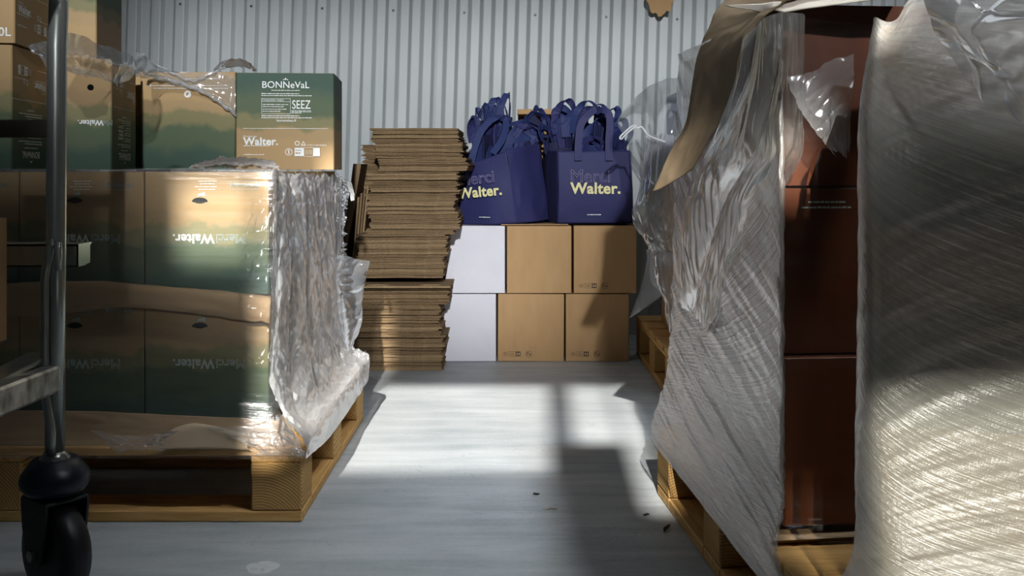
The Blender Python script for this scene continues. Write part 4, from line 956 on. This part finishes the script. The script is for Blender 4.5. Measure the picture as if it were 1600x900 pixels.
film('hanging_film', 'bluish film bunched and hanging from the far pallet load', 'plastic film',
     [[P(1010, 215, 3.14), P(1030, 208, 3.10), P(1062, 212, 3.06), P(1090, 220, 3.06)], [P(996, 290, 3.12), P(1022, 288, 3.04), P(1054, 285, 3.0), P(1095, 285, 3.0)],
      [P(985, 335, 3.10), P(1015, 335, 3.02), P(1050, 335, 2.98), P(1095, 335, 2.98)], [P(994, 362, 3.08), P(1018, 366, 3.02), P(1045, 370, 2.98), P(1080, 375, 2.98)],
      [P(1008, 386, 3.06), P(1022, 390, 3.02), P(1042, 395, 2.98), P(1070, 400, 2.98)], [P(1010, 400, 3.05), P(1024, 408, 3.02), P(1042, 415, 2.98), P(1066, 430, 2.98)]],
     80, 130, M['film_flap'], wrinkle=[(.010, 10, 3, .25, 'r'), (.006, 22, 7, -.3, 'r'), (.003, 50, 20, 0, 'r')], seed=43)
film('film_tail', 'long pale film tail hanging in a point over the far pallet deck', 'plastic film',
     [[P(1010, 390, 3.02), P(1030, 392, 2.98), P(1070, 400, 2.95)], [P(1016, 440, 3.0), P(1036, 440, 2.95), P(1066, 445, 2.93)], [P(1032, 462, 2.97), P(1044, 470, 2.93), P(1063, 470, 2.92)],
      [P(1038, 500, 2.95), P(1046, 500, 2.92), P(1058, 497, 2.92)], [P(1043, 520, 2.94), P(1046, 521, 2.93), P(1050, 518, 2.93)]],
     40, 90, M['film_flap'], wrinkle=[(.007, 18, 5, .2, 'r'), (.003, 40, 20, .4, 'r')], seed=45)
film('film_corner', 'triangular clear film corner pointing down beside the kraft cartons', 'plastic film',
     [[P(1012, 400, 3.04), P(1030, 420, 3.02), P(1036, 450, 3.0)], [P(1004, 440, 3.05), P(1016, 450, 3.03), P(1034, 462, 3.01)], [P(984, 497, 3.06), P(985, 497, 3.06), P(986, 496, 3.06)]],
     24, 40, M['film_bag'], wrinkle=[(.003, 10, 5, .2, 'n')], seed=47)
pts = [P(1040, 222, 3.05), P(1014, 212, 3.10), P(1006, 202, 3.12), P(1002, 198, 3.12), P(996, 200, 3.12), P(990, 196, 3.13), P(978, 205, 3.14), P(969, 214, 3.14), P(971, 217, 3.14), P(980, 208, 3.13), P(992, 198, 3.12)]
tag(part('tie_wire', MB().tube([spline(pts, k/50) for k in range(51)], .003, 8), M['wire'], None, True), 'white bent plastic tie poking out of the plastic bag', 'tie')

# ------------------------------------------------------------------ right pile
Wc, Hc = .248, .2495
names3 = ('lowest', 'middle', 'top')
for k in range(3):
    z = .147+.016+k*(Hc+.0015); back = .02*k if k < 2 else .03
    for j in range(2):
        bb = .652-back-j*.285-.14                       # from the back corner
        c = R(.034+.125+(.006 if k == 2 else 0), bb, z)
        lab = f'dark red-brown carton, {names3[k]} of the wrapped column facing the dark gap' if j == 0 else f'carton behind film, {names3[k]} of the column at the back of the tall wrapped pile'
        t = carton(lab, Wc, .28, Hc-.001+(.026 if k == 2 and j == 0 else 0), c, RROT, 'red_board' if j == 0 else 'kraft', name='carton', edge='red_board' if j == 0 else 'kraft_edge')
        if j == 0 and k == 1:
            on_face(t, flat(M['ink_dim'], rects=greek(-.03, .03, .004, .003, 61)+greek(-.04, .04, -.004, .003, 62)), 'front', .075, .222, Wc, .28, name='printed_small_text')
def L_(b, z, a=0.0): return R(a, b, z)
# base paper under the cartons, spread to the pallet edge
film('slip_sheet', 'kraft slip sheet spread under the tall wrapped pile', 'paper', [[L_(-.0, .150, .0), L_(.4, .150, .0), L_(.67, .150, .01)], [L_(.0, .156, .5), L_(.4, .156, .5), L_(.67, .156, .5)]], 12, 8, M['paper'], thick=.001)
wr2 = thing('stretch_film', 'grey streaked stretch film around the tall pile right of the aisle', 'plastic film')
o = film('side_film', None, None,
     [[L_(.05, .93, .030), L_(.2, .93, .030), L_(.45, .93, .030), L_(.62, .93, .033), L_(.640, .93, .036)],
      [L_(.045, .68, .022), L_(.2, .68, .022), L_(.45, .68, .024), L_(.64, .68, .027), L_(.658, .68, .032)],
      [L_(.04, .45, .020), L_(.2, .45, .02), L_(.45, .45, .022), L_(.645, .45, .027), L_(.660, .45, .032)],
      [L_(.03, .34, .018), L_(.2, .33, .018), L_(.45, .30, .020), L_(.645, .28, .026), L_(.661, .28, .031)],
      [L_(.015, .24, .008), L_(.2, .23, .008), L_(.45, .22, .01), L_(.65, .20, .022), L_(.668, .20, .029)],
      [L_(.010, .158, -.014), L_(.2, .157, -.013), L_(.45, .155, -.012), L_(.69, .152, -.010), L_(.72, .152, .0)],
      [L_(.005, .115, -.016), L_(.2, .112, -.015), L_(.45, .106, -.014), L_(.74, .100, -.012), L_(.79, .11, .0)]],
     200, 220, M['film_wrap'], parent=wr2, wrinkle=[(.004, 3, 26, .42, 'r'), (.0025, 6, 60, .35, 'r'), (.0015, 20, 20, 0, 'n')], seed=51, fade=.6)
o = film('front_film', None, None,
     [[L_(.668, .93, .034), L_(.668, .93, .12), L_(.668, .93, .27)], [L_(.678, .6, .03), L_(.676, .6, .12), L_(.676, .6, .27)], [L_(.682, .3, .026), L_(.68, .3, .12), L_(.68, .3, .27)], [L_(.70, .165, .02), L_(.71, .165, .12), L_(.71, .165, .27)]],
     60, 120, M['film_dark'], parent=wr2, wrinkle=[(.002, 5, 30, .1, 'r'), (.002, 10, 10, 0, 'n')], seed=53)
film('film_glare', 'milky film patch added as glare slanting over the dark red cartons', 'plastic film',  # milky patch standing in for glare on the wrap
     [[P(1226, 120, 1.425), P(1252, 112, 1.422), P(1290, 92, 1.424), P(1336, 74, 1.426)], [P(1238, 152, 1.424), P(1262, 150, 1.420), P(1298, 134, 1.422), P(1335, 122, 1.425)],
      [P(1256, 184, 1.424), P(1282, 184, 1.421), P(1306, 172, 1.422), P(1332, 164, 1.425)], [P(1284, 222, 1.424), P(1302, 214, 1.422), P(1316, 204, 1.423), P(1330, 196, 1.425)], [P(1322, 262, 1.425), P(1325, 258, 1.424), P(1327, 254, 1.424), P(1329, 248, 1.425)]],
     120, 120, M['film_tail'], wrinkle=[(.0022, 30, 9, .85, 'r'), (.0016, 80, 24, .75, 'r'), (.002, 18, 18, 0, 'r2')], torn=(.1, .05, .1, .2), seed=55)
film('loose_film_sheet', 'loose cloudy film hanging off the top of the tall pile into the aisle', 'plastic film',
     [[P(1158, 62, 1.50), P(1190, 30, 1.45), P(1230, 20, 1.42), P(1256, 24, 1.41)], [P(1146, 130, 1.56), P(1180, 120, 1.50), P(1222, 110, 1.45), P(1254, 110, 1.43)],
      [P(1116, 200, 1.66), P(1158, 190, 1.56), P(1205, 185, 1.49), P(1250, 185, 1.43)], [P(1086, 255, 1.77), P(1136, 250, 1.62), P(1190, 250, 1.50), P(1246, 250, 1.44)],
      [P(1068, 310, 1.86), P(1110, 310, 1.72), P(1146, 320, 1.62), P(1190, 330, 1.54)], [P(1062, 380, 1.90), P(1094, 390, 1.78), P(1128, 400, 1.68), P(1140, 400, 1.66)],
      [P(1062, 440, 1.93), P(1088, 460, 1.82), P(1116, 470, 1.74), P(1128, 470, 1.72)], [P(1064, 480, 1.95), P(1084, 500, 1.86), P(1106, 522, 1.78), P(1110, 522, 1.77)]],
     110, 170, M['film_loose'], wrinkle=[(.014, 6, 1.2, .12, 'r'), (.004, 14, 4, .3, 'n'), (.0018, 50, 12, -.2, 'r')], seed=57)
# kraft sheet on top, hanging over the aisle
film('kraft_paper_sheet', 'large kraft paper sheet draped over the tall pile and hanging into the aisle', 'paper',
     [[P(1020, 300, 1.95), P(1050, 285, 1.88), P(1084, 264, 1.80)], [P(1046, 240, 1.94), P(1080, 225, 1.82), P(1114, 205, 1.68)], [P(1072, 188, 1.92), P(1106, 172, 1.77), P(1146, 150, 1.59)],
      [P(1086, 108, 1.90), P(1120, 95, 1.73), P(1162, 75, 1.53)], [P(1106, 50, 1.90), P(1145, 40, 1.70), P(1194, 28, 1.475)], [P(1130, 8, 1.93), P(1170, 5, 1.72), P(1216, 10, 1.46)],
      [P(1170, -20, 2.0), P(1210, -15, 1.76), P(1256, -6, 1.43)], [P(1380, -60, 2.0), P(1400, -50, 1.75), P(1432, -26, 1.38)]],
     40, 90, M['kraft_shaded'], wrinkle=[(.006, 3, 5, .6, 'n'), (.002, 9, 12, .3, 'r')], seed=59, thick=.0016)
film('kraft_paper_lip', 'front lip of paper in a lit colour curling over the top of the tall pile', 'paper',
     [[P(1140, 10, 1.70), P(1196, 20, 1.52), P(1208, 14, 1.47), P(1224, 19, 1.44), P(1256, 13, 1.42), P(1372, -2, 1.38), P(1440, -12, 1.37)], [P(1130, 8, 1.74), P(1190, 6, 1.55), P(1208, 2, 1.50), P(1224, 2, 1.46), P(1256, -4, 1.44), P(1372, -16, 1.40), P(1440, -24, 1.39)]],
     40, 6, M['paper_lit'], wrinkle=[(.001, 8, 8, 0, 'n')], seed=60, thick=.0016, lin_u=True)

# ------------------------------------------------------------------ nearest wrapped pile
NX, NY, NR = .408, 1.150, math.radians(-14)
nR = Matrix.Rotation(NR, 3, 'Z')
def NP(x, y, z): return Vector((NX, NY, 0))+nR @ Vector((x, y, 0))+Vector((0, 0, z))
for k in range(3):
    for j in range(2):
        carton(f'carton under streaked film in the nearest pile, {names3[k]} of the {"column at the dark gap" if j == 0 else "column at the picture border"}', .25, .10, .236, NP(.022+.125+j*.252, .080, .150+k*.2375), NR, ('camo_kraft', 'camo', 'camo')[k] if j == 0 else ('camo_kraft', 'camo', 'camo_kraft')[k], True)
wr3 = thing('stretch_film', 'streaked silvery stretch film around the nearest pile at the right', 'plastic film')
def N(x, z, dy=0): return NP(x, dy, z)
film('front_film', None, None,
     [[N(.018, .872, .06), N(.014, .868, .012), N(.034, .862, 0), N(.075, .90, -.004), N(.25, .92, 0), N(.52, .92, 0)],
      [N(.001, .75, .06), N(-.002, .75, .012), N(.02, .75, -.004), N(.1, .75, -.008), N(.25, .75, -.006), N(.52, .75, -.006)],
      [N(.000, .55, .06), N(-.003, .55, .012), N(.02, .55, -.006), N(.1, .55, -.010), N(.25, .55, -.008), N(.52, .55, -.008)],
      [N(-.004, .35, .06), N(-.005, .35, .014), N(.024, .35, -.010), N(.1, .35, -.018), N(.25, .35, -.016), N(.52, .35, -.016)],
      [N(-.010, .22, .06), N(-.008, .22, .02), N(.026, .22, -.018), N(.1, .22, -.03), N(.25, .22, -.03), N(.52, .22, -.03)],
      [N(-.05, .16, .06), N(-.036, .16, .02), N(.022, .16, -.03), N(.1, .16, -.05), N(.25, .16, -.05), N(.52, .16, -.05)],
      [N(-.07, .13, .06), N(-.05, .13, .02), N(.022, .13, -.04), N(.1, .13, -.06), N(.25, .13, -.06), N(.52, .13, -.06)]],
     240, 260, M['film_near'], parent=wr3, wrinkle=[(.0010, 1.5, 46, -.24, 'r'), (.0008, 3, 120, -.20, 'r'), (.003, 3, 5, -.3, 'n')], seed=61)
film('film_swag', 'loose film swag slung diagonally across the top of the nearest pile', 'plastic film',
     [[P(1438, -10, 1.026), P(1500, -20, 0.987), P(1560, -20, 0.969), P(1640, -20, 0.945)], [P(1452, 45, 1.011), P(1500, 40, 0.967), P(1560, 30, 0.939), P(1640, 25, 0.915)],
      [P(1490, 105, 1.0), P(1530, 95, 0.958), P(1580, 85, 0.933), P(1640, 80, 0.915)], [P(1540, 160, 0.985), P(1570, 150, 0.956), P(1600, 140, 0.937), P(1640, 130, 0.925)], [P(1590, 196, 0.98), P(1610, 190, 0.964), P(1625, 186, 0.95), P(1640, 180, 0.945)]],
     100, 90, M['film_bag'], wrinkle=[(.007, 12, 8, .9, 'r'), (.004, 30, 14, .7, 'r')], seed=63)

# ------------------------------------------------------------------ scraps
def torn_paper():
    c = P(1032, -14, 4.06); r = random.Random(3); pts = []
    for k in range(30):
        a = 2*PI*k/30; rr = 1+r.uniform(-.12, .12); pts.append((.058*math.cos(a)*rr, .088*math.sin(a)*rr-(.012 if math.sin(a) < -.7 else 0)))
    return part('cardboard_scrap', MB().prism([(x, z) for x, z in pts], -.002, .002), M['kraft'], None, loc=c, rot=(.12, 0, 0))
tag(torn_paper(), 'torn brown cardboard scrap stuck on the corrugated wall', 'cardboard')
def chip(px, py, L, w, rz, mat, label, name='wood_splinter'):
    Y = 1069.5/(py-265); c = P(px, py, Y); r = random.Random(px); 
    pts = [Vector((c.x+math.cos(rz)*L*(k/5-.5), c.y+math.sin(rz)*L*(k/5-.5)+r.uniform(-.003, .003), .0035+r.uniform(0, .002))) for k in range(6)]
    tag(part(name, MB().tube(pts, [w*.4, w, w*.8, w, w*.7, w*.3], 6), M[mat]), label, 'debris')
chip(860, 798, .03, .002, .05, 'splinter', 'pale wood splinter on the grey floor mid aisle')
chip(838, 775, .014, .0022, .1, 'scrap', 'small dark crumb on the grey floor mid aisle', 'dark_crumb')
chip(1042, 828, .035, .0035, 1.1, 'scrap', 'bent dark strip on the shaded floor by the right pallet', 'dark_strip')
chip(1010, 807, .012, .0025, .2, 'scrap', 'short dark crumb in the shadow beside the right pallet', 'dark_crumb')
chip(372, 816, .02, .0012, .8, 'splinter', 'thin splinter beneath the left pallet front edge')
